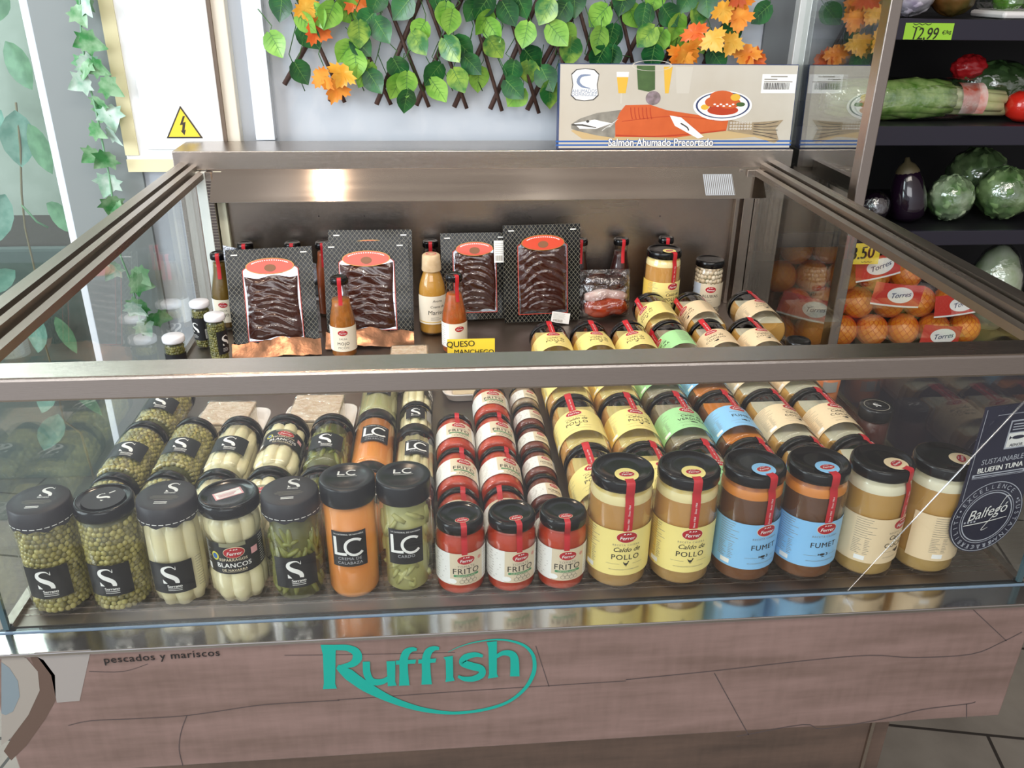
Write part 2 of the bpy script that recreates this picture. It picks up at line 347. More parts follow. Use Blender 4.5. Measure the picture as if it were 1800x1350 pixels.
so = sg.build('slogan_lettering', front); so['label'] = 'small black lettering'
pl = at(1555, 1300, .99); x1 = pl.x
cpart(MB().box(-.56, x1, .99, 2.2, 0, .545, WOOD2), 'plinth', 'recessed brown plinth')
ed = at(1521, 1320, .988)
cpart(MB().box(ed.x-.003, ed.x+.003, .985, .99, 0, .555, STEEL), 'plinth_edge_strip', 'thin silver strip')
for x in (-.572, .788): cpart(MB().box(x, x+.018, PY+.018, 2.2, .538, .742, WOOD, .002), 'side_panel')
lip = MB().box(-.60, .84, PY-.002, YF-.004, .7425, .748, STEEL_MIRROR, .0012)
cpart(lip, 'ledge', 'polished steel ledge')
cpart(MB().box(-.57, .815, YF-.004, YF+.008, .7425, .7465, mat('dark rubber seal', '#1f2a30', .5)).box(-.57, .815, YF-.003, YF-.0005, .7465, .7495, mat('seal highlight', '#74879a', .3, 0, .3)), 'glass_seal', 'dark seal under the front glass')  # thin blue strip paints the highlight along the seal
DECK = brushed('steel deck', '#978b83', .33, (1, 60, 60), 0)
dk = MB().box(XL-.01, XR+.01, YF+.008, YB+.01, .738, .7495, DECK)
for i in range(14): dk.box(XL, XR, .925+i*.012, .928+i*.012, .7495, .7500, STEEL_DARK)
cpart(dk, 'deck', 'brown grey steel display deck')
cpart(MB().box(XL, XR+.02, YF-.003, YF+.003, .7505, 1.08, PANE), 'front_glass')
for x in (XL-.003, XR+.003):
    g = MB().box(x-.003, x+.003, YF+.004, 2.04, .752, 1.082, PANE)
    g.box(x-.0035, x+.0035, YF-.001, YF+.004, .752, 1.08, PANE_EDGE); cpart(g, 'side_glass')
    cpart(MB().box(x-.006, x+.006, YF+.006, 2.05, .7495, .757, STEEL_DARK), 'side_glass_channel')
cpart(MB().box(-.62, .86, .888, .936, 1.077, 1.106, STEEL, .0035), 'front_rail')
prof = [(-.027, 1.080), (.027, 1.080), (.027, 1.093), (.016, 1.096), (.016, 1.087), (.009, 1.087), (.009, 1.106), (-.001, 1.109), (-.001, 1.097), (-.009, 1.097), (-.009, 1.112), (-.027, 1.115)]
for x, sg_ in ((XL-.004, 1), (XR+.002, -1)):
    ys = (.936, 2.05); vs = [(x+sg_*a, y, z) for y in ys for a, z in prof]; n_ = len(prof)
    m = MB().add(vs, [(i, (i+1) % n_, n_+(i+1) % n_, n_+i) for i in range(n_)], STEEL_DEPTH)
    tris = tessellate_polygon([[Vector((a, z, 0)) for a, z in prof]]); m.add(vs, [tuple(t) for t in tris]+[tuple(q+n_ for q in t) for t in tris], STEEL_DEPTH)
    cpart(m, 'side_rail')
ct = MB().box(-.60, .87, 2.05, 2.185, 1.097, 1.14, STEEL, .002)
cpart(ct, 'rear_countertop')
cpart(MB().box(-.60, .87, YB+.008, 2.185, .55, 1.097, STEEL_DARK), 'rear_body')
bp = MB().box(XL, XR, YB, YB+.006, .75, 1.097, STEEL_DARK)
for px_ in (560, 640, 1160): 
    q = at(px_, 380, YB); bp.ball((q.x, YB, q.z), .002, SEAM, 8, 6)
cpart(bp, 'back_panel')
hx0, hx1 = at(372, 303, 2.045).x, at(1338, 303, 2.045).x; zl = at(700, 353, 1.99).z
hd = MB(); vs = []
for t in (0, .0015): vs += [(hx0, 2.049+t, 1.098), (hx1, 2.049+t, 1.098), (hx1, 1.99+t, zl), (hx0, 1.99+t, zl)]
hd.add(vs, [(0, 1, 2, 3), (7, 6, 5, 4), (0, 4, 5, 1), (1, 5, 6, 2), (2, 6, 7, 3), (3, 7, 4, 0)], HOODM)
hd.box(hx0, hx1, 1.99, 2.0, zl-.0015, zl, HOODM)
hood = cpart(hd, 'hood')
sl = Vector((0, 2.049-1.99, 1.098-zl)).normalized(); gx = at(1262, 330, 2.02).x
gr = MB(); fm = flat((gx, 1.99, zl), (1, 0, 0), sl, .0012); gr.rect(fm, -.036, .008, .036, .066, mat('grille plastic', '#c9cdd2', .4), 1, 1, .5)
for i in range(15): gr.rect(fm, -.034+i*.0048, .009, -.032+i*.0048, .065, mat('grille groove', '#77726e', .5), 1, 1, 1)
gr.build('ribbed_sticker', hood)
WHITEP = mat('white post', '#e6ebe6', .35, 0, .3)
def post(x0, x1, y0, y1, m, name='corner_post'): return cpart(MB().box(x0, x1, y0, y1, .75, 1.095, m, .001), name)
post(XL+.004, XL+.026, 2.035, 2.058, WHITEP); rib = MB().box(XL+.028, XL+.040, 2.03, 2.058, .75, 1.095, STEEL)
for i in range(40): rib.box(XL+.028, XL+.040, 2.0285, 2.03, .80+i*.007, .803+i*.007, SEAM)
cpart(rib, 'ribbed_strip'); post(XL+.042, XL+.062, 2.045, 2.059, mat('cream strip', '#dcd9bf', .4), 'corner_strip')
post(XR-.062, XR-.052, 2.04, 2.059, STEEL, 'corner_strip'); post(XR-.045, XR-.02, 2.03, 2.058, STEEL); post(XR-.018, XR-.004, 2.03, 2.058, STEEL_DARK, 'ribbed_strip')
# thin clear tube running diagonally across the front glass
stk = MB(); a, b = at(1490, 1038, YF-.004), at(1806, 700, YF-.004)
dl = (b-a).normalized(); nn = Vector((-dl.z, 0, dl.x))
stk.tube([a, a.lerp(b, .5), b], [.0006, .0011, .0015], thin_glass('glass bead', (.9, .95, 1), .3, 1, .05, 2), 6)
ck = cpart(stk, 'glass_diagonal'); ck['label'] = 'bright diagonal line across the front glass'
# glass partition on the right with two steel posts
pt = thing('glass_partition', 'clear glass partition between the counter and the produce shelves, held by two steel posts', 'partition', (.88, 1.9, 0))
def ppart(mb, name):
    o = mb.build(name, pt); o.location = (-.88, -1.9, 0); return o
ppart(MB().box(.877, .883, 1.735, 2.12, .62, 2.6, thin_glass('partition pane', (.90, .94, .92), .08, 1, 0, 2.6)), 'pane')
ppart(MB().box(.868, .892, 1.70, 1.735, 0, 2.6, STEEL, .002), 'post'); ppart(MB().box(.862, .892, 2.12, 2.15, 1.14, 2.6, mat('pale steel post', '#cfd0cc', .3, .6), .002), 'post')
# electrical cabinet
c0, c1 = at(232, 262, 2.19), at(398, 262, 2.19)
cab = thing('electrical_cabinet', 'white electrical cabinet on the wall behind the left end of the counter', 'cabinet', (c0.x, 2.19, 1.05))
WH = mat('glossy white enamel', '#f7f9fa', .22, 0, .4); CR = mat('cream tape', '#e9dfb4', .5)
def kpart(mb, name):
    o = mb.build(name, cab); o.location = (-c0.x, -2.19, -1.05); return o
zb = at(260, 303, 2.19).z
kpart(MB().box(c0.x-.02, c1.x, 2.20, 2.235, zb, 2.5, WH, .003), 'body')
kpart(MB().box(c0.x+.035, c1.x-.004, 2.19, 2.2, zb+.055, 2.5, WH, .003), 'door')
kpart(MB().box(c0.x-.02, c0.x+.012, 2.196, 2.2, zb+.04, 2.5, CR).box(c0.x-.02, c1.x, 2.196, 2.2, zb, zb+.03, CR), 'cream_tape')
kpart(MB().box(c1.x, c1.x+.035, 2.20, 2.235, zb, 2.5, mat('cream frame', '#e4dccb', .5), .002).box(c1.x-.004, c1.x+.004, 2.192, 2.2, zb, 2.5, mat('brown edge', '#6a5a4c', .5)), 'frame')
ws = MB(); wz = at(325, 243, 2.189); fm = flat((wz.x, 2.1889, wz.z), (1, 0, 0), (0, 0, 1), .0005)
ws.poly(fm, [(-.043, 0), (.043, 0), (0, .076)], mat('sign black', '#3a3326', .5), .5); ws.poly(fm, [(-.037, .0035), (.037, .0035), (0, .069)], mat('warning yellow', '#f2cf3a', .5), 1)
ws.poly(fm, [(.003, .052), (-.007, .031), (-.0005, .032), (-.004, .018), (-.0075, .0185), (.0005, .007), (.0055, .0205), (.0022, .019), (.0075, .0385), (.001, .037), (.008, .052)], mat('sign black', '#3a3326', .5), 1.6)
sgn = ws.build('warning_sign'); tag(sgn, 'yellow triangular high voltage sign stuck on the white cabinet', 'sign')
# ================================================================ jars
INK = mat('dark ink', '#2b2622', .55); GREYINK = mat('faint print', '#8a8376', .6); WHITE = mat('white print', '#f1efea', .5)
RED = mat('red logo', '#b3202c', .4); SEAL = mat('red seal paper', '#c0222c', .45); CREAM = mat('cream print', '#f3e4c0', .5)
LIDBLK = mat('black lid enamel', '#0b0a0b', .18, 0, .12, .35); PAPERBLK = mat('black paper', '#221f22', .5, noise=(8, '#2c2830', .6)); LBLBLK = mat('black label paper', '#1b1b20', .42)
PLASBLK = mat('black plastic', '#141417', .28)
def logo(mb, f, cu, cv, s, h=1):
    mb.oval(f, cu, cv, 1.62*s, 1.0*s, CREAM, h=h); mb.oval(f, cu, cv, 1.54*s, .92*s, RED, h=h+1)
    mb.text(f, 'Ferrer', .86*s, cu, cv-.42*s, WHITE, h+2, .22, .015)
    for dx in (-.42, .05, .42): mb.stroke(f, [(cu+(dx-.1)*s, cv+.42*s), (cu+(dx+.02)*s, cv+.62*s), (cu+(dx+.16)*s, cv+.5*s)], [.05*s, .16*s, .05*s], WHITE, h+2, 3)
def fine(mb, f, u0, u1, v0, v1, n, m=GREYINK, h=1, wd=.0007):
    rn = random.Random(n)
    for i in range(n):
        v = v1-(v1-v0)*i/max(n-1, 1); mb.rect(f, u0, v, u0+(u1-u0)*rn.uniform(.55, 1), v+wd, m, 3, 1, h)
def serrano_S(mb, f, cu, cv, s, m=WHITE, h=1):
    pts = [(.30, .33), (.18, .46), (-.02, .47), (-.22, .36), (-.26, .18), (-.12, .02), (.10, -.10), (.28, -.24), (.34, -.40), (.33, -.5)]
    mb.stroke(f, [(cu+a*s, cv+b*s) for a, b in pts], [k*s for k in (.02, .06, .09, .15, .20, .24, .25, .22, .20, .18)], m, h, 5)
    mb.poly(f, [(cu+.30*s, cv+.28*s), (cu+.36*s, cv+.28*s), (cu+.36*s, cv+.50*s)][::1], m, h+.1)
    mb.poly(f, [(cu-.32*s, cv-.5*s), (cu-.12*s, cv-.5*s), (cu-.32*s, cv-.26*s)], m, h+.2)
def glass_prof(r, H, rn, zs, zn, foot=.003):
    return [(0, .004), (r*.7, .002), (r*.88, .0008), (r*.97, .004), (r, .010), (r, zs), (r*.985, zs+(zn-zs)*.35), (rn+(r-rn)*.3, zs+(zn-zs)*.75), (rn, zn), (rn, H-.010)]
def inner(prof, d, z0, z1):
    out = [(0, z0)]+[(max(r-d, .001), max(z, z0+.001)) for r, z in prof[2:] if z < z1-.001]
    last = out[-1][0]; out += [(last, z1), (0, z1+.0002)]; return out
def lug_lid(r, H, h=.0165):
    return MB().lathe([(r-.002, H-h), (r, H-h), (r+.0005, H-h+.002), (r+.0003, H-.004), (r-.0012, H-.0008), (r-.003, H), (r-.0055, H-.0006), (r-.0068, H-.0018), (r*.45, H-.0012), (0, H-.001)], LIDBLK, 40)
def seal_strip(path, wd, text=None, tz=None, tr=None):
    mb = MB(); n = 4; vs = []
    for r, z in path:
        for i in range(n+1):
            x = -wd/2+wd*i/n; vs.append((x, -math.sqrt(max(r*r-x*x, 1e-6)), z))
    mb.add(vs, [(j*(n+1)+i, (j+1)*(n+1)+i, (j+1)*(n+1)+i+1, j*(n+1)+i+1) for j in range(len(path)-1) for i in range(n)], SEAL, True)
    if text:
        f0 = cyl(tr); f = lambda u, v, h=0: f0(-v, u, h)
        for z in tz: mb.text(f, text, wd*.34, z, -wd*.12, WHITE, 1, .15)
    return mb
PRIM = {}
def prim(key, fn):
    if key not in PRIM: PRIM[key] = fn()
    return PRIM[key]
# ---- icons
def hen(mb, f, u, v, s, m=INK):
    mb.poly(f, [(u+a*s, v+b*s) for a, b in ((-1, .9), (-.75, .1), (-.35, -.55), (-.1, -.62), (-.12, -1.1), (-.02, -1.1), (.02, -.62), (.22, -.6), (.24, -1.1), (.33, -1.1), (.34, -.5), (.7, -.1), (.85, .5), (1.1, .62), (.95, .95), (.75, 1.1), (.6, .8), (.45, .3), (-.3, .25))], m)
def fishes(mb, f, u, v, s):
    mb.oval(f, u-.3*s, v+.2*s, 1.0*s, .45*s, INK, 14, 1); mb.poly(f, [(u-1.2*s, v+.2*s), (u-1.8*s, v-.25*s), (u-1.8*s, v+.65*s)], INK, 1.1)
    mb.stroke(f, [(u+1.0*s, v+.7*s), (u+1.5*s, v+.5*s), (u+1.5*s, v-.1*s), (u+1.0*s, v-.3*s)], [.1*s, .4*s, .4*s, .1*s], INK); mb.stroke(f, [(u-.6*s, v-.8*s), (u, v-.6*s), (u+.7*s, v-.75*s)], [.1*s, .4*s, .1*s], INK)
def pot(mb, f, u, v, s):
    mb.oval(f, u, v-.2*s, 1.0*s, .7*s, INK, 16, 1); mb.oval(f, u+.5*s, v+.5*s, .5*s, .4*s, INK, 12, 1, 1.2); mb.stroke(f, [(u-1.7*s, v-.2*s), (u-1.2*s, v+.2*s), (u-.8*s, v)], [.15*s, .35*s, .3*s], INK)
def veg(mb, f, u, v, s):
    mb.oval(f, u-.4*s, v, 1.0*s, .42*s, INK, 14, 1); mb.oval(f, u+.7*s, v-.15*s, .9*s, .35*s, INK, 14, 1, 1.2); mb.stroke(f, [(u-1.2*s, v+.2*s), (u-2*s, v+.5*s)], [.3*s, .1*s], INK)
BROTH = {
 'pollo': dict(paper='#f3e08c', liquid='#bd8848', fat='#ecd9a0', ring='#e0b93e', patch='#cdb65a', sed='#c0965a', lines=('Caldo de', 'POLLO'), icon=hen, what='chicken broth', colour='yellow'),
 'fumet': dict(paper='#8cc3ec', liquid='#55341c', fat='#d8822c', ring='#9a4a1e', patch='#d07a26', sed='#7d4c28', lines=(None, 'FUMET'), icon=fishes, what='fish stock', colour='light blue'),
 'cocido': dict(paper='#e8cfa8', liquid='#b98a42', fat='#e6dcc0', ring='#d6c8a0', patch='#b5b4a2', sed='#c29d5c', lines=('Caldo de', 'COCIDO'), icon=pot, what='stew broth', colour='beige'),
 'verdura': dict(paper='#a3d898', liquid='#6b5d45', fat='#b5a88c', ring='#8d8068', patch='#9f937c', sed='#7d6f55', lines=('Caldo de', 'VERDURA'), icon=veg, what='vegetable broth', colour='green')}
BR, BH = .0433, .175
BPROF = glass_prof(BR, BH, .0385, .137, .157)
def broth_label(k, back=False):
    q = BROTH[k]; P = mat(k+' label paper', q['paper'], .42); mb = MB(); f = cyl(BR+.0005)
    mb.rect(f, -.095, .030, .078, .103, P, 40, 1)
    if k in ('pollo',): mb.rect(f, -.095, .030, -.052, .103, mat('label deep yellow', '#e3bd55', .45), 8, 1, .5)
    logo(mb, f, 0, .0925, .0090)
    mb.text(f, 'RECETA CASERA', .0042, 0, .0785, GREYINK, 1, 0, 0, 0, 1, 1.25)
    if q['lines'][0]: mb.text(f, q['lines'][0], .0104, .001, .0690, INK, 1, .32, .008)
    mb.text(f, q['lines'][1], .0118 if len(q['lines'][1]) < 6 else .0104, 0, .0563 if q['lines'][0] else .062, INK, 1, 0, .008, 0, 1, 1.12)
    q['icon'](mb, f, .001, .0495, .0042)
    mb.rect(f, -.026, .0487, -.008, .0491, GREYINK, 4, 1, 1); mb.rect(f, .011, .0487, .026, .0491, GREYINK, 4, 1, 1)
    mb.text(f, 'SIN COLORANTES NI CONSERVANTES', .0025, 0, .039, GREYINK, 1)
    fine(mb, f, -.066, -.036, .070, .099, 9, GREYINK); fine(mb, f, -.066, -.052, .044, .066, 9); fine(mb, f, -.050, -.042, .044, .066, 9)
    mb.rect(f, -.060, .034, -.046, .041, WHITE, 4, 1, 1); fine(mb, f, .048, .074, .045, .098, 14)
    return mb.mesh('label')
def lying_contents(prof, c, liquid, patch, z0, z1, d=.002):
    mb = MB(); pr = [(.001, z0)]+[(max(r-d, .001), max(z, z0+.001)) for r, z in prof[2:] if z < z1]; pr += [(pr[-1][0], z1), (.001, z1+.0005)]
    seg = 48; cc = c*(prof[5][0]); vs = []; top = []
    for r, z in pr:
        for i in range(seg):
            a = 2*math.pi*i/seg; x, y = r*math.sin(a), -r*math.cos(a); t = -y > cc
            vs.append((x, -cc if t else y, z)); top.append(t)
    fl, fp = [], []
    for j in range(len(pr)-1):
        for i in range(seg):
            q = (j*seg+i, j*seg+(i+1) % seg, (j+1)*seg+(i+1) % seg, (j+1)*seg+i); (fp if all(top[k] for k in q) else fl).append(q)
    b = len(mb.v); mb.add(vs, fl, liquid, True); k = mb.mi(patch)
    for q in fp: mb.f.append(q); mb.m.append(k); mb.s.append(False)
    return mb.mesh('contents')
def add_parts(root, parts):
    """parts: (name, mesh, rotation about own axis, label, [sub-parts])"""
    for name, me, spin, lab, subs in parts:
        o = link(name, me, root, None, (0, 0, spin))
        if lab: o['label'] = lab
        for sn, sm in subs: link(sn, sm, o)
    return root
def place(root, x, y, lying, r, spin=0, yaw=0):
    """stand the jar on the deck, or lay it down with its lid to the rear and its base at y."""
    if lying: root.location = (x, y, .75+r+.0006); root.rotation_euler = (R(-90), spin, yaw)
    else: root.location = (x, y, .7502); root.rotation_euler = (0, 0, spin)
def broth_jar(k, x, y, label, lying=False, spin=0, yaw=0, turned=0):
    q = BROTH[k]; liq = mat(k+' broth', q['liquid'], .25, sss=.0, noise=(18, {'pollo': '#c6924f', 'fumet': '#6b4021', 'cocido': '#c2944c', 'verdura': '#766549'}[k], .6)); fat = mat(k+' fat', q['fat'], .3); ring = mat(k+' fat ring', q['ring'], .3, noise=(60, q['fat'], .5))
    patch = mat(k+' settled fat', q['patch'], .35, noise=(28, q['fat'], 1.1), bump=(60, .3))
    root = thing('broth_jar', label, 'jar', group='broth jars'); I = inner(BPROF, .0022, .005, .166)
    def stand_c():
        pr = [(0, .005), (.036, .0055), (.0405, .011), (.0411, .031), (.0411, .139), (.0405, .1475), (.0385, .151), (.0365, .157), (.0363, .164), (0, .1645)]; sed = mat(k+' sediment', q['sed'], .3)
        return MB().lathe(pr, liq, 40, ms=[sed, sed, sed, liq, fat, fat, ring, ring, ring]).mesh('contents')
    lid = prim('blid', lambda: lug_lid(.0412, BH).mesh('lid'))
    def stick():
        mb = MB(); f0 = disc(BH-.0010); f = lambda u, v, h=0: f0(u, v-.0185, h); P = mat(k+' sticker paper', q['paper'], .42)
        mb.oval(f, 0, 0, .0158, .0158, P, h=2); logo(mb, f, 0, 0, .0066, 3); return mb.mesh('lid_sticker')
    seal = prim('bseal', lambda: seal_strip([(.030, BH-.0003), (.0385, BH+.0005), (.0412, BH-.0006), (.0422, BH-.004), (.0423, BH-.0165), (.0405, .155), (.0432, .146), (.0440, .137), (.0440, .102)], .0118, 'Since 1964', (.1125, .1345), .0444).mesh('seal'))
    parts = [('glass', prim('bglass', lambda: MB().lathe(BPROF, JARGLASS, 40).mesh('glass')), 0, None, []),
             ('contents', prim('bl'+k, lambda: lying_contents(BPROF, .50, liq, patch, .006, .156)) if lying else prim('bs'+k, stand_c), -spin-turned if lying else 0, None, []),
             ('lid', lid, turned, 'black lid', [('lid_sticker', prim('bst'+k, stick))]),
             ('label', prim('blab'+k, lambda: broth_label(k)), turned, q['colour']+' paper label', []), ('seal', seal, turned, 'red paper seal strip', [])]
    add_parts(root, parts); place(root, x, y, lying, BR, spin, yaw)
    return root
# ---- peas, asparagus, beans
def peas_mesh(r, z0, z1, size, m, seed):
    rn = random.Random(seed); mb = MB(); mb.lathe([(0, z0), (r-size*.7, z0), (r-size*.7, z1), (0, z1)], mat('pea brine', '#55521f', .4), 20); n = int(2*math.pi*r/(size*1.72)); z = z0+size*.7; j = 0
    while z < z1:
        for i in range(n):
            a = 2*math.pi*(i+.5*(j % 2)+rn.uniform(-.16, .16))/n; rr = r-size*(.95+rn.uniform(0, .35))
            mb.ball((rr*math.sin(a), -rr*math.cos(a), z+rn.uniform(-.0009, .0009)), size*rn.uniform(.92, 1.1), m[rn.randrange(len(m))], 8, 5)
        z += size*1.55; j += 1
    return mb.mesh('peas')
PEAM = [mat('pea skin', '#968a48', .35, 0, .3), mat('pale pea skin', '#ab9f5a', .35, 0, .3), mat('dull pea skin', '#7e743d', .35, 0, .3)]
SR, SH = .0382, .158
SPROF = glass_prof(SR, SH, .0335, .122, .142)
def s_label(sub=True, r=SR):
    mb = MB(); f = cyl(r+.0004); mb.rect(f, -.026, .032, .031, .080, LBLBLK, 20, 1)
    serrano_S(mb, f, 0, .0615, .027, WHITE, 1)
    mb.text(f, 'Serrano', .0058, .005, .0415, WHITE, 1, 0, .03); fine(mb, f, -.004, .014, .0365, .0392, 2, WHITE); fine(mb, f, .036, .047, .034, .078, 12, GREYINK)
    return mb.mesh('label')
def cap_mesh():
    mb = MB(); rn = random.Random(4); r, H, seg = .0364, SH+.0012, 48; prof = [(0, H), (.02, H), (r-.002, H), (r, H-.0015), (r+.0012, H-.018), (r+.0016, H-.026)]; vs = []
    for j, (a, z) in enumerate(prof):
        for i in range(seg):
            k = a*(1+(.009*math.sin(i*2.1)+.006*math.sin(i*3.7) if j > 3 else 0)); t = 2*math.pi*i/seg; vs.append((k*math.sin(t), -k*math.cos(t), z+(.0022*math.sin(i*1.3) if j == 5 else 0)))
    mb.add(vs, [(j*seg+i, (j+1)*seg+i, (j+1)*seg+(i+1) % seg, j*seg+(i+1) % seg) for j in range(5) for i in range(seg)], PAPERBLK, True)
    return mb.mesh('paper_cap')
def cap_print():
    mb = MB(); H = SH+.0012; f = disc(H); serrano_S(mb, f, .004, .016, .020, WHITE, 1); mb.text(f, 'Serrano', .0045, .004, .0020, WHITE, 1, 0, .02)
    for i, w_ in enumerate((.03, .036, .034, .024)): mb.rect(f, -w_/2, -.004-i*.0026, w_/2, -.0034-i*.0026, GREYINK, 1, 1, 1)
    for i in range(2): mb.rect(f, -.009, -.018-i*.003, .007, -.0168-i*.003, WHITE, 1, 1, 1)
    return mb.mesh('cap_printing')
def skirt_print():
    mb = MB(); H = SH+.0012; g = cyl(.0384)
    for i in range(14): mb.rect(g, -.06+i*.0085, H-.0215, -.06+i*.0085+.006, H-.0205, WHITE, 3, 1, 1)
    return mb.mesh('cap_printing')
def s_lid_print():
    mb = MB(); f = disc(SH-.0008); mb.oval(f, 0, 0, .026, .026, PAPERBLK, h=1); serrano_S(mb, f, 0, .002, .016, WHITE, 2); mb.rect(f, .010, .004, .018, .006, WHITE, 1, 1, 2); return mb.mesh('lid_printing')
ASP = mat('white asparagus', '#efe4bd', .3, 0, .3, noise=(30, '#e2d3a4', .6)); BEAN = mat('green bean', '#87883f', .35, 0, .2, noise=(25, '#74752f', .6))
def spear(r, H, ang, rr, sd, col):
    rn = random.Random(sd); a = ang; rad = r-rr-.0016
    pts = [((rad+rn.uniform(-.0008, .0004))*math.sin(a+t*rn.uniform(-.02, .02)), -(rad)*math.cos(a), .007+t*(H-.030)) for t in (0, .12, .35, .6, .85, 1)]
    mb = MB(); mb.tube(pts, [rr*.75, rr, rr, rr*.97, rr*.9, rr*.6], col, 10); return mb.mesh('asparagus_spear')
def beans_mesh(r, H, sd, col):
    rn = random.Random(sd); mb = MB(); mb.lathe([(0, .006), (r-.006, .007), (r-.006, H-.03), (0, H-.03)], mat('bean brine', '#5f5d28', .4), 20)
    for i in range(90):
        a = rn.uniform(0, 6.28); z = rn.uniform(.02, H-.05); L = rn.uniform(.02, .036); t = rn.uniform(-.6, .6) if i % 3 else rn.uniform(-1.4, 1.4); rad = r-.0052-rn.uniform(0, .002); pts = []
        for k in (-1, -.5, 0, .5, 1):
            aa = a+math.sin(t)*L/2*k/rad; pts.append((rad*math.sin(aa), -rad*math.cos(aa), min(max(z+math.cos(t)*L/2*k, .009), H-.03)))
        mb.tube(pts, [.002, .0038, .0042, .0038, .002], col, 7, flatten=.9)
    return mb.mesh('green_beans')
def serrano_jar(fill, x, y, label, lying=False, spin=0, yaw=0, cap=True, turned=0, lidturn=0, tilt=0):
    root = thing({'peas': 'pea_jar', 'asparagus': 'asparagus_jar', 'beans': 'green_bean_jar'}[fill], label, 'jar', group={'peas': 'pea jars', 'asparagus': 'asparagus jars', 'beans': 'green bean jars'}[fill])
    parts = [('glass', prim('sglass', lambda: MB().lathe(SPROF, JARGLASS, 36).mesh('glass')), 0, None, [])]
    parts.append(('lid', prim('slid', lambda: lug_lid(.0362, SH).mesh('lid')), lidturn, 'black lid', [] if cap else [('lid_printing', prim('slp', s_lid_print))]))
    if cap: parts.append(('paper_cap', prim('scap', cap_mesh), lidturn, 'black paper cap', [('cap_printing', prim('scp', cap_print)), ('skirt_printing', prim('sskp', skirt_print))]))
    parts.append(('label', prim('slab', s_label), turned, 'small black label', []))
    add_parts(root, parts)
    if fill == 'peas':
        o = link('peas', prim('peas%d' % (lying), lambda: peas_mesh(SR-.002, .006, .137, .0046, PEAM, 3+lying)), root, None, (0, 0, random.uniform(0, 6))); o['kind'] = 'stuff'
    elif fill == 'beans': link('green_beans', prim('beans', lambda: beans_mesh(SR-.002, SH, 5, BEAN)), root, None, (0, 0, turned))
    else:
        for i in range(8): link('asparagus_spear', prim('sp%d' % (i % 3), lambda: spear(SR-.0015, SH, 0, .0128, i % 3, ASP)), root, None, (0, 0, 2*math.pi*(i+.5)/8))
        link('brine', prim('sbrine', lambda: MB().lathe([(0, .006), (SR-.010, .007), (SR-.010, SH-.022), (0, SH-.022)], mat('asparagus brine', '#cfc294', .3), 24).mesh('brine')), root)
    place(root, x, y, lying, SR, spin, yaw)
    return root
# ---- white asparagus of the red oval brand
def fa_prof():
    return [(0, .004), (.027, .002), (.035, .006), (.0382, .016), (.0382, .044), (.0350, .056), (.0345, .062), (.0345, .098), (.0350, .104), (.0378, .114), (.0378, .126), (.036, .136), (.0345, .142), (.0345, .150)]
def fa_label():
    mb = MB(); f = cyl(.0351); mb.rect(f, -.045, .056, .052, .104, LBLBLK, 30, 1); mb.rect(f, -.016, .098, .018, .104, mat('label sage', '#8d8a6e', .5), 8, 1, .5)
    logo(mb, f, .002, .0895, .0085); mb.text(f, 'ESPÁRRAGOS', .0056, 0, .0765, CREAM, 1, 0, .01, 0, 1, 1.1); mb.text(f, 'BLANCOS', .0098, 0, .0665, WHITE, 1, 0, .02, 0, 1, 1.05); mb.text(f, 'DE NAVARRA', .0050, 0, .0605, CREAM, 1, 0, .01, 0, 1, 1.1)
    mb.rect(f, -.016, .0592, .016, .0595, CREAM, 4, 1, 1); mb.oval(f, -.024, .083, .0055, .0065, mat('seal yellow', '#d9cf4a', .5)); mb.oval(f, -.024, .083, .0035, .0042, mat('seal blue', '#3567a8', .5), h=2)
    mb.rect(f, .024, .080, .034, .090, mat('pink sticker', '#e8a9ab', .5), 3, 1, 1); fine(mb, f, -.042, -.032, .072, .102, 9, WHITE); mb.rect(f, -.042, .058, -.034, .068, WHITE, 3, 1, 1); fine(mb, f, .038, .050, .060, .100, 12, WHITE)
    return mb.mesh('label')
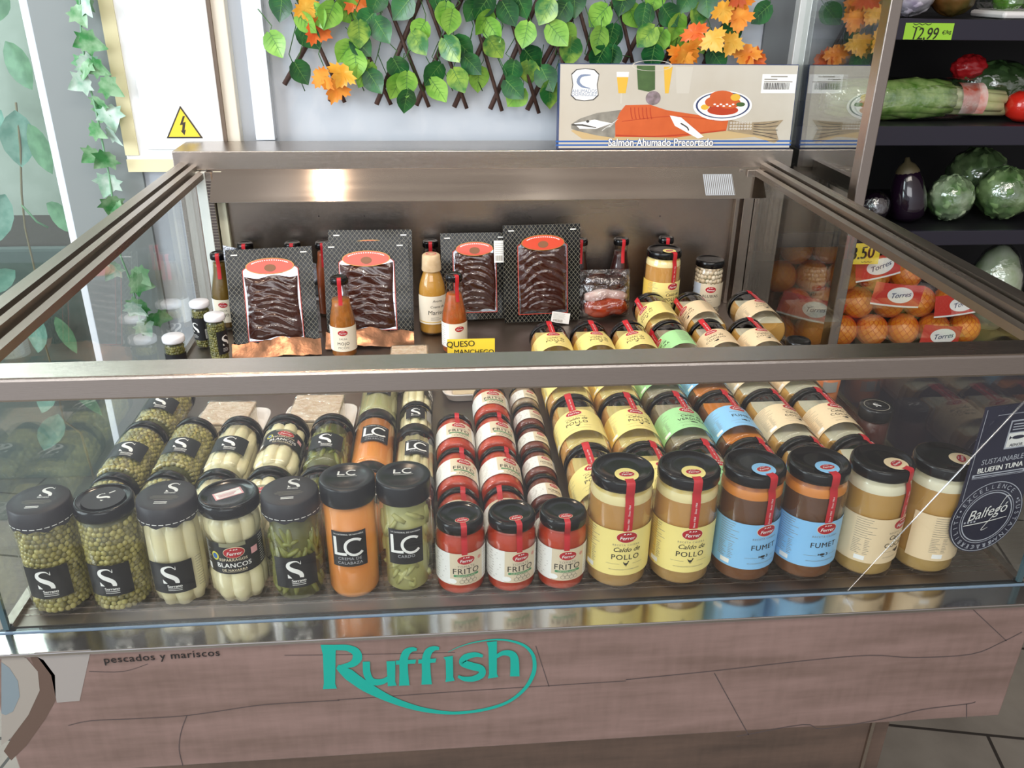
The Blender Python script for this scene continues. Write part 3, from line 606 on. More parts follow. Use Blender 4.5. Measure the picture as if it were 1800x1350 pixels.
def asparagus_jar(x, y, label, lying=False, spin=0, yaw=0, sticker=True, turned=0):
    root = thing('asparagus_jar', label, 'jar', group='asparagus jars'); pr = fa_prof()
    def stk_():
        mb = MB(); f0 = disc(SH-.0012, rot=R(28)); mb.rect(f0, -.018, -.0085, .018, .0085, mat('pink sticker', '#e8a9ab', .5), 1, 1, 1)
        mb.rect(f0, -.016, -.007, .016, .0072, WHITE, 1, 1, 2); mb.rect(f0, -.016, .002, .016, .0024, mat('pink print', '#d0566a', .5), 1, 1, 3)
        for i in range(3): mb.rect(f0, -.013, -.005+i*.0022, .006+i*.002, -.0043+i*.0022, mat('pink print', '#d0566a', .5), 1, 1, 3)
        return mb.mesh('price_sticker')
    add_parts(root, [('glass', prim('faglass', lambda: MB().lathe(pr, JARGLASS, 36).mesh('glass')), 0, None, []),
        ('lid', prim('falid', lambda: lug_lid(.0380, SH).mesh('lid')), 0, 'shiny black lid', [('price_sticker', prim('fastk', stk_))] if sticker else []), ('label', prim('falab', fa_label), turned, 'black waist label', [])])
    def sp(i):
        rn = random.Random(i); a = 0; mb = MB(); prof = [(.008, .0355), (.02, .0372), (.044, .0372), (.058, .0340), (.080, .0337), (.100, .0337), (.114, .0368), (.126, .0368), (.137, .0345)]
        rr = .0126; mb.tube([((q-rr-.001)*math.sin(a+.05*math.sin(z*30+i)), -(q-rr-.001)*math.cos(a), z) for z, q in prof], [rr*.7, rr, rr*1.06, rr, rr*.95, rr*.95, rr, rr*.98, rr*.6], ASP, 10); return mb.mesh('asparagus_spear')
    for i in range(8): link('asparagus_spear', prim('fsp%d' % (i % 3), lambda: sp(i % 3)), root, None, (0, 0, 2*math.pi*(i+.3)/8))
    link('brine', prim('fbrine', lambda: MB().lathe([(0, .006), (.026, .007), (.0245, .06), (.0245, .1), (.026, .12), (.024, SH-.022), (0, SH-.022)], mat('asparagus brine', '#cfc294', .3), 24).mesh('brine')), root)
    place(root, x, y, lying, .0382, spin, yaw); return root
# ---- straight black-lidded jars
LR, LHH = .0352, .177
def lc_label(sub, W=.0235, z0=.060, z1=.115, r=LR):
    mb = MB(); f = cyl(r+.0004); mb.rect(f, -W, z0, W, z1, LBLBLK, 16, 1); k = W/.0235
    mb.text(f, 'LA CATEDRAL DE NAVARRA', .0031*k, 0, z1-.0052*k, WHITE, 1); b = z1-.035*k
    mb.stroke(f, [(-.0185*k, b+.0265*k), (-.0185*k, b+.013*k), (-.0185*k, b)], .0042*k, WHITE, 1, 2); mb.stroke(f, [(-.0206*k, b), (-.012*k, b), (-.0035*k, b)], .0040*k, WHITE, 1.2, 2)
    pts = [(.0075*k+.0125*k*math.cos(a), b+.011*k+.0125*k*math.sin(a)) for a in [R(q) for q in range(48, 325, 21)]]; mb.stroke(f, pts, .0038*k, WHITE, 1.4, 2)
    for i, t in enumerate(sub): mb.text(f, t, .0062*k, 0, b-.0092*k-i*.0068*k, mat('silver print', '#b9b9bd', .4), 1, 0, 0, 0, 1, 1.08)
    return mb.mesh('label')
def lc_lid_print(H):
    mb = MB(); f = disc(H+.0002); mb.stroke(f, [(-.011, .012), (-.0115, .003)], .0024, WHITE, 1, 2); mb.stroke(f, [(-.0125, .003), (-.003, .003)], .0022, WHITE, 1.2, 2)
    mb.stroke(f, [(.006+.0066*math.cos(R(q)), .0075+.0058*math.sin(R(q))) for q in range(50, 320, 22)], .0021, WHITE, 1.4, 2); mb.rect(f, -.012, -.001, .013, -.0004, WHITE, 1, 1, 1); return mb.mesh('lid_printing')
def lc_jar(kind, x, y, label, lying=False, spin=0, yaw=0, H=LHH, r=LR, turned=0):
    names = {'calabaza': ('pumpkin_cream_jar', ('CREMA DE', 'CALABAZA')), 'cardo': ('cardoon_jar', ('CARDO',)), 'verduras': ('vegetable_cream_jar', ('CREMA DE', 'VERDURAS')), 'puerros': ('leek_jar', ('PUERROS',))}
    nm, sub = names[kind]; root = thing(nm, label, 'jar', group='black square label jars'); u = '%s%.3f' % (kind, H); zs = H-.030
    pr = [(0, .004), (r*.72, .002), (r*.9, .001), (r*.985, .005), (r, .012), (r, zs-.004), (r*.985, zs), (r*.97, zs+.004), (r*.97, H-.012)]
    def cont():
        c = {'calabaza': ('#dd7d27', '#e8994a'), 'cardo': ('#a09d58', '#bdb777'), 'verduras': ('#9a9566', '#aea878'), 'puerros': ('#c9b98a', '#d8cca0')}[kind]
        m = mat(kind+' contents', c[0], .35, noise=(16, c[1], .5), bump=(30, .2) if kind == 'calabaza' else None)
        mb = MB().lathe([(0, .005), (r*.86, .006), (r-.0022, .013), (r-.0022, zs-.002), (0, zs)] if kind in ('calabaza', 'verduras') else [(0, .005), (r*.6, .006), (r*.8, .013), (r*.8, zs-.002), (0, zs)], m, 32)
        if kind in ('cardo', 'puerros'):
            rn = random.Random(2); m2 = mat(kind+' pale piece', c[1], .35, 0, .2, noise=(40, c[0], .6))
            if kind == 'puerros':
                for i in range(10): a = i*.628; mb.tube([((r-.0085)*math.sin(a), -(r-.0085)*math.cos(a), z) for z in (.008, .05, zs-.006)], [.0062, .0066, .006], m2, 9)
            else:
                for i in range(30):
                    a = rn.uniform(0, 6.28); z = rn.uniform(.016, zs-.014); t = rn.uniform(-1, 1); rad = r-.0088; L = rn.uniform(.018, .034)
                    mb.tube([(rad*math.sin(a+math.sin(t)*L/2*k/rad), -rad*math.cos(a+math.sin(t)*L/2*k/rad), min(max(z+math.cos(t)*L/2*k, .017), zs-.009)) for k in (-1, 0, 1)], [.005, .0068, .0055], m2 if i % 2 else m, 7, flatten=.6)
        return mb.mesh('contents')
    add_parts(root, [('glass', prim('lcg%.3f%.3f' % (H, r), lambda: MB().lathe(pr, JARGLASS, 36).mesh('glass')), 0, None, []), ('contents', prim('lcc'+u, cont), 0, None, []),
        ('lid', prim('lclid%.3f%.3f' % (H, r), lambda: MB().lathe([(r-.001, zs+.002), (r+.0002, zs+.002), (r+.0006, zs+.004), (r+.0006, H-.0022), (r-.0006, H-.0004), (r-.002, H), (r*.72, H), (r*.70, H-.0006), (0, H-.0002)], PLASBLK, 40).mesh('lid')), turned, 'deep black screw lid', [('lid_printing', prim('lcp%.3f' % H, lambda: lc_lid_print(H)))]),
        ('label', prim('lcl'+u, lambda: lc_label(sub) if H > .15 else lc_label(sub, .021, .034, .080, r)), turned, 'black square label', [])])
    place(root, x, y, lying, r, spin, yaw); return root
# ---- fried tomato
TR, TH = .0335, .115
TPROF = glass_prof(TR, TH, .029, .083, .098)
def frito_label(small=False, r=TR, z0=.022, z1=.073, words=('TOMATE', 'FRITO'), wide=.028):
    mb = MB(); f = cyl(r+.0004); W = mat('white label paper', '#e9e6e0', .45); B = mat('beige label paper', '#d9c9ad', .45); H_ = z1-z0
    mb.rect(f, -r*2.5, z0, r*2.6, z1, W, 40, 1); mb.rect(f, -wide*.72, z0, wide, z1, B, 16, 1, .6)
    logo(mb, f, .002, z1-H_*.2, H_*.15, 1.5)
    if words[1]:
        mb.text(f, words[0], H_*.105, .002, z0+H_*.555, GREYINK, 1.5, 0, 0, 0, 1, 1.15); mb.text(f, words[1], H_*.25, .002, z0+H_*.36, INK, 1.5, 0, .006, 0, 1, 1.1)
        mb.rect(f, -.015, z0+H_*.265, .020, z0+H_*.335, mat('green banner', '#3f8a5c', .5), 8, 1, 1.5); mb.text(f, 'CON ACEITE DE OLIVA', H_*.05, .002, z0+H_*.283, CREAM, 2.5)
        mb.oval(f, -.017, z0+H_*.12, .006, .0042, WHITE, h=1.5)
        for i in range(7): mb.oval(f, -.004+(i % 4)*.006+(i//4)*.003, z0+H_*(.11 if i < 4 else .2), .0033, .0031, GREYINK, 12, 1, 1.5, .8)
        mb.oval(f, .022, z1-H_*.22, .003, .003, mat('pale red dot', '#cf8f80', .5), 10, 1, 1.5)
    else: mb.text(f, words[0], H_*.2, .002, z0+H_*.33, INK, 1.5, 0, .006, 0, .9, 1.0); fine(mb, f, -.006, .010, z0+H_*.2, z0+H_*.25, 2, GREYINK, 1.5)
    fine(mb, f, -r*1.9, -wide*.8, z0+H_*.1, z1-.006, 10, GREYINK, 1, .0006); fine(mb, f, wide*1.08, r*1.6, z0+H_*.1, z1-.006, 10, GREYINK, 1, .0006)
    return mb.mesh('label')
def tomato_jar(x, y, label, lying=False, spin=0, yaw=0):
    root = thing('fried_tomato_jar', label, 'jar', group='fried tomato jars')
    def strip():
        mb = seal_strip([(.016, TH-.0002), (.028, TH+.0005), (.0312, TH-.0004), (.0322, TH-.003), (.0322, TH-.0165), (.030, .0985), (.0325, .092), (.0342, .083), (.0342, .071)], .0078)
        f0 = disc(TH-.0002); logo(mb, lambda u, v, h=0: f0(u, v-.017, h), 0, 0, .0058, 2); return mb.mesh('seal')
    add_parts(root, [('glass', prim('tg', lambda: MB().lathe(TPROF, JARGLASS, 36).mesh('glass')), 0, None, []),
        ('contents', prim('tc', lambda: MB().lathe(inner(TPROF, .0015, .005, .099), mat('fried tomato', '#c93c0e', .35, 0, .2, noise=(40, '#ad2c08', .7)), 36).mesh('contents')), 0, None, []),
        ('lid', prim('tl', lambda: lug_lid(.0315, TH, .015).mesh('lid')), 0, 'black lid', []), ('label', prim('tlab', frito_label), 0, 'beige and white label', []), ('seal', prim('tseal', strip), 0, 'red seal with oval badge', [])])
    place(root, x, y, lying, TR, spin, yaw); return root
def small_tomato_jar(x, y, label, spin=0, words=('TOMATE', ''), lying=True, cont='#7c3019', group='small tomato jars'):
    root = thing('small_tomato_jar' if cont == '#7c3019' else 'bean_jar', label, 'jar', group=group); r, H = .0268, .080; pr = glass_prof(r, H, .0235, .055, .066)
    add_parts(root, [('glass', prim('stg', lambda: MB().lathe(pr, JARGLASS, 30).mesh('glass')), 0, None, []),
        ('contents', prim('stc'+cont, lambda: MB().lathe(inner(pr, .0013, .004, .067), mat('thick sauce '+cont, cont, .35, 0, .2, noise=(50, '#5b2212', .7)), 30).mesh('contents')), 0, None, []),
        ('lid', prim('stl', lambda: lug_lid(.0255, H, .013).mesh('lid')), 0, 'black lid', []), ('label', prim('stlab'+words[0], lambda: frito_label(True, r, .014, .046, words, .016)), 0, 'white and beige label', [])])
    place(root, x, y, lying, r, spin); return root

# ================================================================ the jars in the counter
FY = .955
serrano_jar('peas', -.508, FY, 'pea jar under black paper cap, at the far left end of the standing front row')
serrano_jar('peas', -.430, FY, 'standing pea jar with bare shiny lid instead of a paper cap', cap=False, lidturn=R(38), turned=R(-6), spin=R(3))
serrano_jar('asparagus', -.3525, FY, 'standing asparagus jar with black paper cap and small black label', spin=R(-2))
asparagus_jar(-.2752, FY, 'standing hourglass jar of white asparagus with pink sticker on its black lid', turned=R(6))
serrano_jar('beans', -.198, FY, 'standing jar of olive green beans with black paper cap', spin=R(3))
lc_jar('calabaza', -.1235, FY, 'standing jar of orange pumpkin cream with black square label')
lc_jar('cardo', -.0515, FY, 'standing jar of pale green cardoon with black square label', spin=R(2))
for x, sp, w_ in zip((.021, .0905, .1600), (8, 14, 3), ('beside the cardoon jar', 'in the middle of the three standing', 'beside the yellow label broth jar')):
    tomato_jar(x, FY-.002, 'standing fried tomato jar '+w_, spin=R(sp))
for x, k, sp, lb in ((.2385, 'pollo', 3, 'standing yellow label chicken broth jar next to the tomato jars'), (.3285, 'pollo', 1, 'standing yellow label chicken broth jar next to the light blue label jars'),
    (.4190, 'fumet', 17, 'standing light blue label fish stock jar next to the chicken broth'), (.5085, 'fumet', 9, 'standing light blue label fish stock jar next to the beige label jars'),
    (.5985, 'cocido', 34, 'standing beige label stew broth jar crossed by the bright diagonal line'), (.6885, 'cocido', 62, 'rightmost standing broth jar, behind the round navy badge')):
    broth_jar(k, x, FY+.003, lb, spin=R(sp))
ROWS = (1.012, 1.190, 1.368, 1.546, 1.724)
place_words = ('frontmost', 'second from front', 'third from front', 'fourth from front', '')
for X, kinds, spins, words in (
    (.2375, ('pollo',)*4, (-12, -16, -10, 0), 'first broth column from tomato jars'),
    (.3262, ('pollo',)*4, (18, 10, 8, 4), 'second broth column from tomato jars'),
    (.4149, ('verdura', 'verdura', 'verdura', 'pollo', 'pollo'), (14, 12, 10, -14, -55), 'third broth column from tomato jars'),
    (.5036, ('fumet', 'fumet', 'fumet', 'verdura', 'cocido'), (20, 14, 12, -70, -60), 'fourth broth column from tomato jars'),
    (.5923, ('cocido',)*4, (26, 22, 12, -24), 'fifth broth column from tomato jars'),
    (.6810, ('cocido',)*5, (18, 12, 8, 6, 10), 'outermost broth column by right glass')):
    for i, k in enumerate(kinds):
        xx = X
        if i == 4: xx = {.4149: .505, .5036: .602, .6810: .738}[X]
        broth_jar(k, xx+random.uniform(-.0003, .0003), ROWS[i]+random.uniform(0, .002), ('lying %s jar, %s label, %s, %s' % (BROTH[k]['what'], BROTH[k]['colour'], words, place_words[i])) if i < 4 else 'lying %s jar, %s label, in the rear row %s' % (BROTH[k]['what'], BROTH[k]['colour'], {.505: 'below the upright broth jar', .602: 'below the upright bean jar', .738: 'closest to the right glass'}[xx]), True, R(spins[i]))
S_ = place_words
serrano_jar('peas', -.498, 1.335, 'lying pea jar farthest to the rear in the leftmost column', True, R(6), cap=False)
serrano_jar('peas', -.503, 1.170, 'lying pea jar in the middle of the leftmost column', True, R(4), cap=False)
serrano_jar('peas', -.500, 1.004, 'lying pea jar at the front of the leftmost column', True, R(0), cap=False)
serrano_jar('peas', -.4222, 1.178, 'upper lying pea jar of the column next to the lying asparagus', True, R(4), cap=False)
serrano_jar('peas', -.4222, 1.004, 'lower lying pea jar right behind the capped asparagus jar', True, R(0), cap=False)
serrano_jar('asparagus', -.3447, 1.178, 'lying asparagus jar with small black label, in front of the left cheese tray', True, R(2), cap=False)
serrano_jar('asparagus', -.3447, 1.004, 'lying asparagus jar mostly hidden behind the standing hourglass jar', True, R(0), cap=False)
asparagus_jar(-.2672, 1.178, 'lying hourglass jar of white asparagus with black waist label', True, R(14), sticker=False)
asparagus_jar(-.2672, 1.004, 'lying hourglass asparagus jar hidden behind the green bean jar', True, R(0), sticker=False)
serrano_jar('beans', -.1895, 1.178, 'upper lying jar of green beans beside the lying pumpkin cream', True, R(-2), cap=False)
serrano_jar('beans', -.1895, 1.004, 'lower lying jar of green beans behind the standing jars', True, R(0), cap=False)
lc_jar('calabaza', -.1155, .998, 'lying pumpkin cream jar right behind the standing pumpkin cream', True)
lc_jar('calabaza', -.1155, 1.178, 'lying pumpkin cream jar in the middle of its column', True, R(8))
lc_jar('verduras', -.1155, 1.358, 'lying vegetable cream jar at the rear, under the front rail', True, R(4))
lc_jar('puerros', -.0460, .998, 'lying leek jar right behind the standing cardoon jar', True, R(22), H=.158, r=.0325)
lc_jar('puerros', -.0460, 1.166, 'lying leek jar with black square label, above another leek jar', True, R(10), H=.140, r=.0325)
def tiny_asparagus(y, label, sp):
    root = thing('asparagus_jar', label, 'jar', group='asparagus jars'); r, H = .031, .092; pr = glass_prof(r, H, .0275, .066, .078)
    def lab():
        mb = MB(); f = cyl(r+.0004); mb.rect(f, -.017, .022, .018, .060, LBLBLK, 12, 1); serrano_S(mb, f, 0, .0435, .021); mb.text(f, 'Serrano', .0045, 0, .028, WHITE, 1, 0, .03); mb.rect(f, .022, .022, .034, .060, mat('grey label', '#9c9a94', .5), 6, 1); return mb.mesh('label')
    add_parts(root, [('glass', prim('tag', lambda: MB().lathe(pr, JARGLASS, 30).mesh('glass')), 0, None, []), ('lid', prim('tal', lambda: lug_lid(.0295, H, .013).mesh('lid')), 0, 'black lid', []), ('label', prim('talab', lab), 0, 'small black label', [])])
    for i in range(9): link('asparagus_spear', prim('tsp%d' % (i % 3), lambda: spear(r-.001, H, 0, .0085, i % 3, ASP)), root, None, (0, 0, 2*math.pi*i/9))
    place(root, -.046, y, True, r, sp)
tiny_asparagus(1.310, 'short lying asparagus jar with an S on its label, above the leek jars', 0)
tiny_asparagus(1.405, 'short lying asparagus jar with its label turned away, beside the vegetable cream', R(60))
for X, ys, sps, w_ in ((.0225, (.984, 1.104, 1.225), (12, 16, 8), 'in the shorter tomato column'), (.0915, (.984, 1.104, 1.225, 1.345), (-14, 24, 18, 4), 'in the longer tomato column')):
    for i, (y, sp) in enumerate(zip(ys, sps)): tomato_jar(X, y, 'lying fried tomato jar %s, %s' % (w_, ('closest to the standing jars', 'second from the front', 'third from the front', 'at the rear')[i]), True, R(sp))
for i, sp in enumerate((26, 24, 18, 22, 26)): small_tomato_jar(.157, .988+i*.0825, 'small lying tomato jar, %s beside the yellow label broth' % ('first from the front', 'second from the front', 'third from the front', 'fourth from the front', 'fifth from the front')[i], R(sp))
small_tomato_jar(.157, .988+5*.0825, 'small lying bean jar at the rear of the small tomato jars', R(20), ('ALUBIAS', ''), True, '#c9b493')
# ================================================================ bottles, packs and trays at the rear of the counter
BPR = [(0, .003), (.020, .001), (.0265, .002), (.028, .008), (.028, .078), (.0268, .093), (.0215, .118), (.0178, .136), (.0166, .150), (.0166, .170)]
def sauce_label(words):
    mb = MB(); f = cyl(.0284); mb.rect(f, -.055, .020, .055, .076, mat('cream label paper', '#eee4cf', .45), 36, 1); mb.rect(f, -.055, .020, -.024, .076, WHITE, 8, 1, .5)
    logo(mb, f, 0, .0635, .0068)
    for i, (t, s_) in enumerate(zip(words, (.0058, .0095, .0072))):
        if t.strip(): mb.text(f, t, s_, 0, (.0475, .0355, .0265)[i], INK if i == 1 else GREYINK, 1, 0, .004, 0, 1, 1.1)
    fine(mb, f, -.052, -.030, .024, .072, 11, GREYINK, 1); return mb.mesh('label')
def sauce_bottle(x, y, label, colour, words=None, fill=.128, spin=0, z=.7502, name='sauce_bottle'):
    root = thing(name, label, 'bottle', (x, y, z), (0, 0, R(spin)), 'sauce bottles'); H = .182
    m = mat('sauce '+colour, colour, .35, 0, .1, noise=(60, '#6b4a1a' if words else colour, 1.6))
    pr = [(0, .005)]+[(r-.0016, max(q, .006)) for r, q in BPR[2:] if q < fill]; pr += [(pr[-1][0]-.001, fill), (0, fill)]
    pts = [(link('glass', prim('btg', lambda: MB().lathe(BPR, JARGLASS, 32).mesh('glass')), root))]
    link('contents', prim('btc%s%.3f' % (colour, fill), lambda: MB().lathe(pr, m, 32).mesh('contents')), root)
    c = link('cap', prim('btcap', lambda: lug_lid(.0188, H, .0145).mesh('cap')), root); c['label'] = 'black cap'
    if words: link('label', prim('btl'+words[1], lambda: sauce_label(words)), root)
    s_ = link('seal', prim('bts', lambda: seal_strip([(.008, H-.0002), (.0155, H+.0004), (.0188, H-.0004), (.0196, H-.003), (.0196, H-.0146), (.0175, .163), (.0175, .150), (.0186, .136), (.0210, .124)], .0085).mesh('seal')), root); s_['label'] = 'red paper seal strip'
    return root
sauce_bottle(-.209, 1.756, 'orange mojo sauce bottle standing in front of the smoked fish packs', '#c9701a', ('SALSA', 'MOJO', 'PICÓN'), .132, 4)
sauce_bottle(.034, 1.764, 'bright orange sauce bottle behind the handwritten yellow price card', '#d2581a', ('', ' ', ''), .138, 22)
sauce_bottle(-.500, 1.945, 'olive green sauce bottle in the left rear corner', '#6e5a1e', ('SALSA', 'MOJO ', ''), .160, 2)
for px_, col, w_ in ((428, '#7d6c34', 'behind the leftmost smoked fish pack'), (512, '#8d7738', 'half hidden between the two left fish packs'), (566, '#9a4a26', 'behind the rearmost left fish pack, first'), (624, '#5f4c28', 'behind the rearmost left fish pack, second'), (686, '#4a3420', 'behind the rearmost left fish pack, third'), (756, '#35170f', 'behind the seafood cream bottle')):
    sauce_bottle(at(px_, 412, 2.022).x, 2.022, 'rear wall sauce bottle '+w_, col, None, .158, 0)
sauce_bottle(at(1093, 412, 2.022).x, 2.022, 'dark red sauce bottle by the rear wall above the smoked meat', '#36110c', None, .150, 8)
sauce_bottle(at(1172, 412, 2.030).x, 2.031, 'dark sauce bottle hidden behind the upright chicken broth jar', '#36110c', None, .150, 0)
b = sauce_bottle(at(1019, 440, 2.022).x, 2.022, 'dark sauce bottle mostly hidden behind the largest fish pack', '#2a0f0b', None, .150, 0)
# seafood cream bottle with paper-wrapped top
root = thing('cream_bottle', 'seafood cream bottle with a beige paper wrapped top', 'bottle', (-.014, 1.885, .7502), (0, 0, R(14)))
pr = [(0, .003), (.026, .001), (.0305, .003), (.0318, .010), (.0318, .105), (.030, .120), (.023, .142), (.020, .150), (.020, .166)]
link('glass', MB().lathe(pr, JARGLASS, 32).mesh('glass'), root); link('contents', MB().lathe(inner(pr, .0018, .005, .160), mat('seafood cream', '#bb842f', .35, noise=(30, '#c99540', .6)), 32).mesh('contents'), root)
mb = MB(); rn = random.Random(9); seg = 30; prf = [(0, .190), (.017, .190), (.0205, .187), (.0215, .170), (.0225, .153)]; vs = [((r+(rn.uniform(-.0008, .0008) if r > .02 else 0))*math.cos(6.2832*i/seg), (r+(rn.uniform(-.0008, .0008) if r > .02 else 0))*math.sin(6.2832*i/seg), z) for r, z in prf for i in range(seg)]
mb.add(vs, [(j*seg+i, (j+1)*seg+i, (j+1)*seg+(i+1) % seg, j*seg+(i+1) % seg) for j in range(4) for i in range(seg)], mat('kraft wrap', '#d9c3a0', .6, noise=(60, '#b8986e', .6)), True)
mb.oval(disc(.1902), 0, 0, .012, .011, mat('pink print', '#d0566a', .5), hole=.8); link('paper_wrap', mb.mesh('paper_wrap'), root)
mb = MB(); f = cyl(.0322); mb.rect(f, -.05, .030, .05, .098, mat('cream label paper', '#eee4cf', .45), 34, 1)
for t, s_, v_, sh in (('Aroma', .008, .084, .2), ('Crema de', .0085, .070, .2), ('Marisco', .0145, .054, .08)): mb.text(f, t, s_, .004, v_, INK, 1, sh)
fine(mb, f, -.012, .018, .040, .046, 3); mb.rect(f, -.048, .034, .048, .036, mat('label deep yellow', '#e3bd55', .45), 20, 1, 1); link('label', mb.mesh('label'), root)
# small white-lidded caper jars along the left glass
CAPER = [mat('caper', '#5c5a26', .4, 0, .2), mat('pale caper', '#7d7738', .4, 0, .2)]
for i, (x, y, sp, w_) in enumerate(((-.525, 1.825, -35, 'the rearmost of three by the left glass'), (-.474, 1.742, 60, 'in front of the leftmost fish pack'), (-.528, 1.625, -20, 'just behind the front rail'))):
    root = thing('caper_jar', 'slim caper jar with white lid, '+w_, 'jar', (x, y, .7502), (0, 0, R(sp)), 'caper jars'); r, H = .0205, .108; pr = glass_prof(r, H, .0185, .086, .094)
    link('glass', prim('cg', lambda: MB().lathe(pr, JARGLASS, 26).mesh('glass')), root)
    o = link('capers', prim('cc', lambda: peas_mesh(r-.0016, .005, .088, .0036, CAPER, 8)), root); o['kind'] = 'stuff'
    link('lid', prim('cl', lambda: MB().lathe([(.0175, H-.012), (.0212, H-.012), (.0218, H-.009), (.0216, H-.002), (.0195, H), (0, H-.0004)], mat('white lid', '#eceaf0', .3, 0, .3), 28).mesh('lid')), root)['label'] = 'white lid'
    def lab():
        mb = MB(); f = cyl(r+.0004); mb.rect(f, -.018, .022, .040, .074, LBLBLK, 24, 1); serrano_S(mb, f, 0, .052, .022); fine(mb, f, -.008, .010, .028, .034, 3, WHITE); mb.rect(f, .022, .026, .029, .048, WHITE, 3, 1, 1)
        for q in range(8): mb.rect(f, .0225, .027+q*.0026, .0285, .0282+q*.0026, INK, 2, 1, 2)
        return mb.mesh('label')
    link('label', prim('clab', lab), root)
# upright broth jar and bean jar at the rear
q = broth_jar('pollo', .545, 1.952, 'upright yellow label chicken broth jar at the rear wall', spin=R(24))
root = thing('bean_jar', 'upright jar of white beans with beige label at the rear wall', 'jar', (.668, 1.972, .7502), (0, 0, R(-4))); r, H = .0362, .142; pr = glass_prof(r, H, .032, .108, .124)
link('glass', MB().lathe(pr, JARGLASS, 34).mesh('glass'), root); WB = [mat('white bean', '#d8c6ac', .35, 0, .3), mat('cream bean', '#cdb696', .35, 0, .3)]
o = link('beans', peas_mesh(r-.0018, .006, .128, .0066, WB, 4), root); o['kind'] = 'stuff'
link('lid', lug_lid(.0345, H, .016).mesh('lid'), root)['label'] = 'black lid'
mb = MB(); f = cyl(r+.0004); mb.rect(f, -.05, .028, .05, .088, mat('beige label paper', '#d9c9ad', .45), 30, 1); mb.rect(f, -.05, .028, -.026, .088, mat('blue grey print', '#b9c0cc', .5), 8, 1, .5); logo(mb, f, 0, .074, .0085); mb.text(f, 'ALUBIAS', .0098, 0, .054, INK, 1, 0, .006, 0, 1, 1.12); fine(mb, f, -.008, .01, .034, .047, 3); link('label', mb.mesh('label'), root)
# ---- smoked fish packs
def diamond():
    m = mat('diamond printed film', '#202224', .25, 0, .12, .3, bump=(26, .8)); n, l, b = nodes(m); t = n.new('ShaderNodeTexCoord'); s = n.new('ShaderNodeSeparateXYZ'); l.new(t.outputs['Object'], s.inputs[0]); outs = []
    def M(op, a, b_, c=None):
        q = n.new('ShaderNodeMath'); q.operation = op
        for i, v in enumerate((a, b_)):
            if isinstance(v, (int, float)): q.inputs[i].default_value = v
            else: l.new(v, q.inputs[i])
        return q.outputs[0]
    for op in ('ADD', 'SUBTRACT'):
        fr = M('FRACT', M('MULTIPLY', M(op, s.outputs[0], M('MULTIPLY', s.outputs[2], .82)), 98), 0); outs.append(M('LESS_THAN', fr, .075))
    mx = n.new('ShaderNodeMix'); mx.data_type = 'RGBA'; l.new(M('MAXIMUM', outs[0], outs[1]), mx.inputs[0]); mx.inputs[6].default_value = (*lin('#0e0f10'), 1); mx.inputs[7].default_value = (*lin('#8a8676'), 1)
    l.new(mx.outputs[2], b.inputs['Base Color']); return m
DIA = diamond(); FOIL = mat('silver foil', '#a9adb5', .22, 1, bump=(45, .8)); COPPER = mat('copper foil', '#b58a70', .36, 1, bump=(30, .9)); BADGE = mat('orange red badge', '#d9482a', .35, 0, .4); GOLD = mat('gold edge', '#b98a4a', .35, .6)
FISHM = mat('smoked fish slice', '#2c130d', .2, 0, .7, noise=(50, '#45221a', .7), bump=(90, .6))
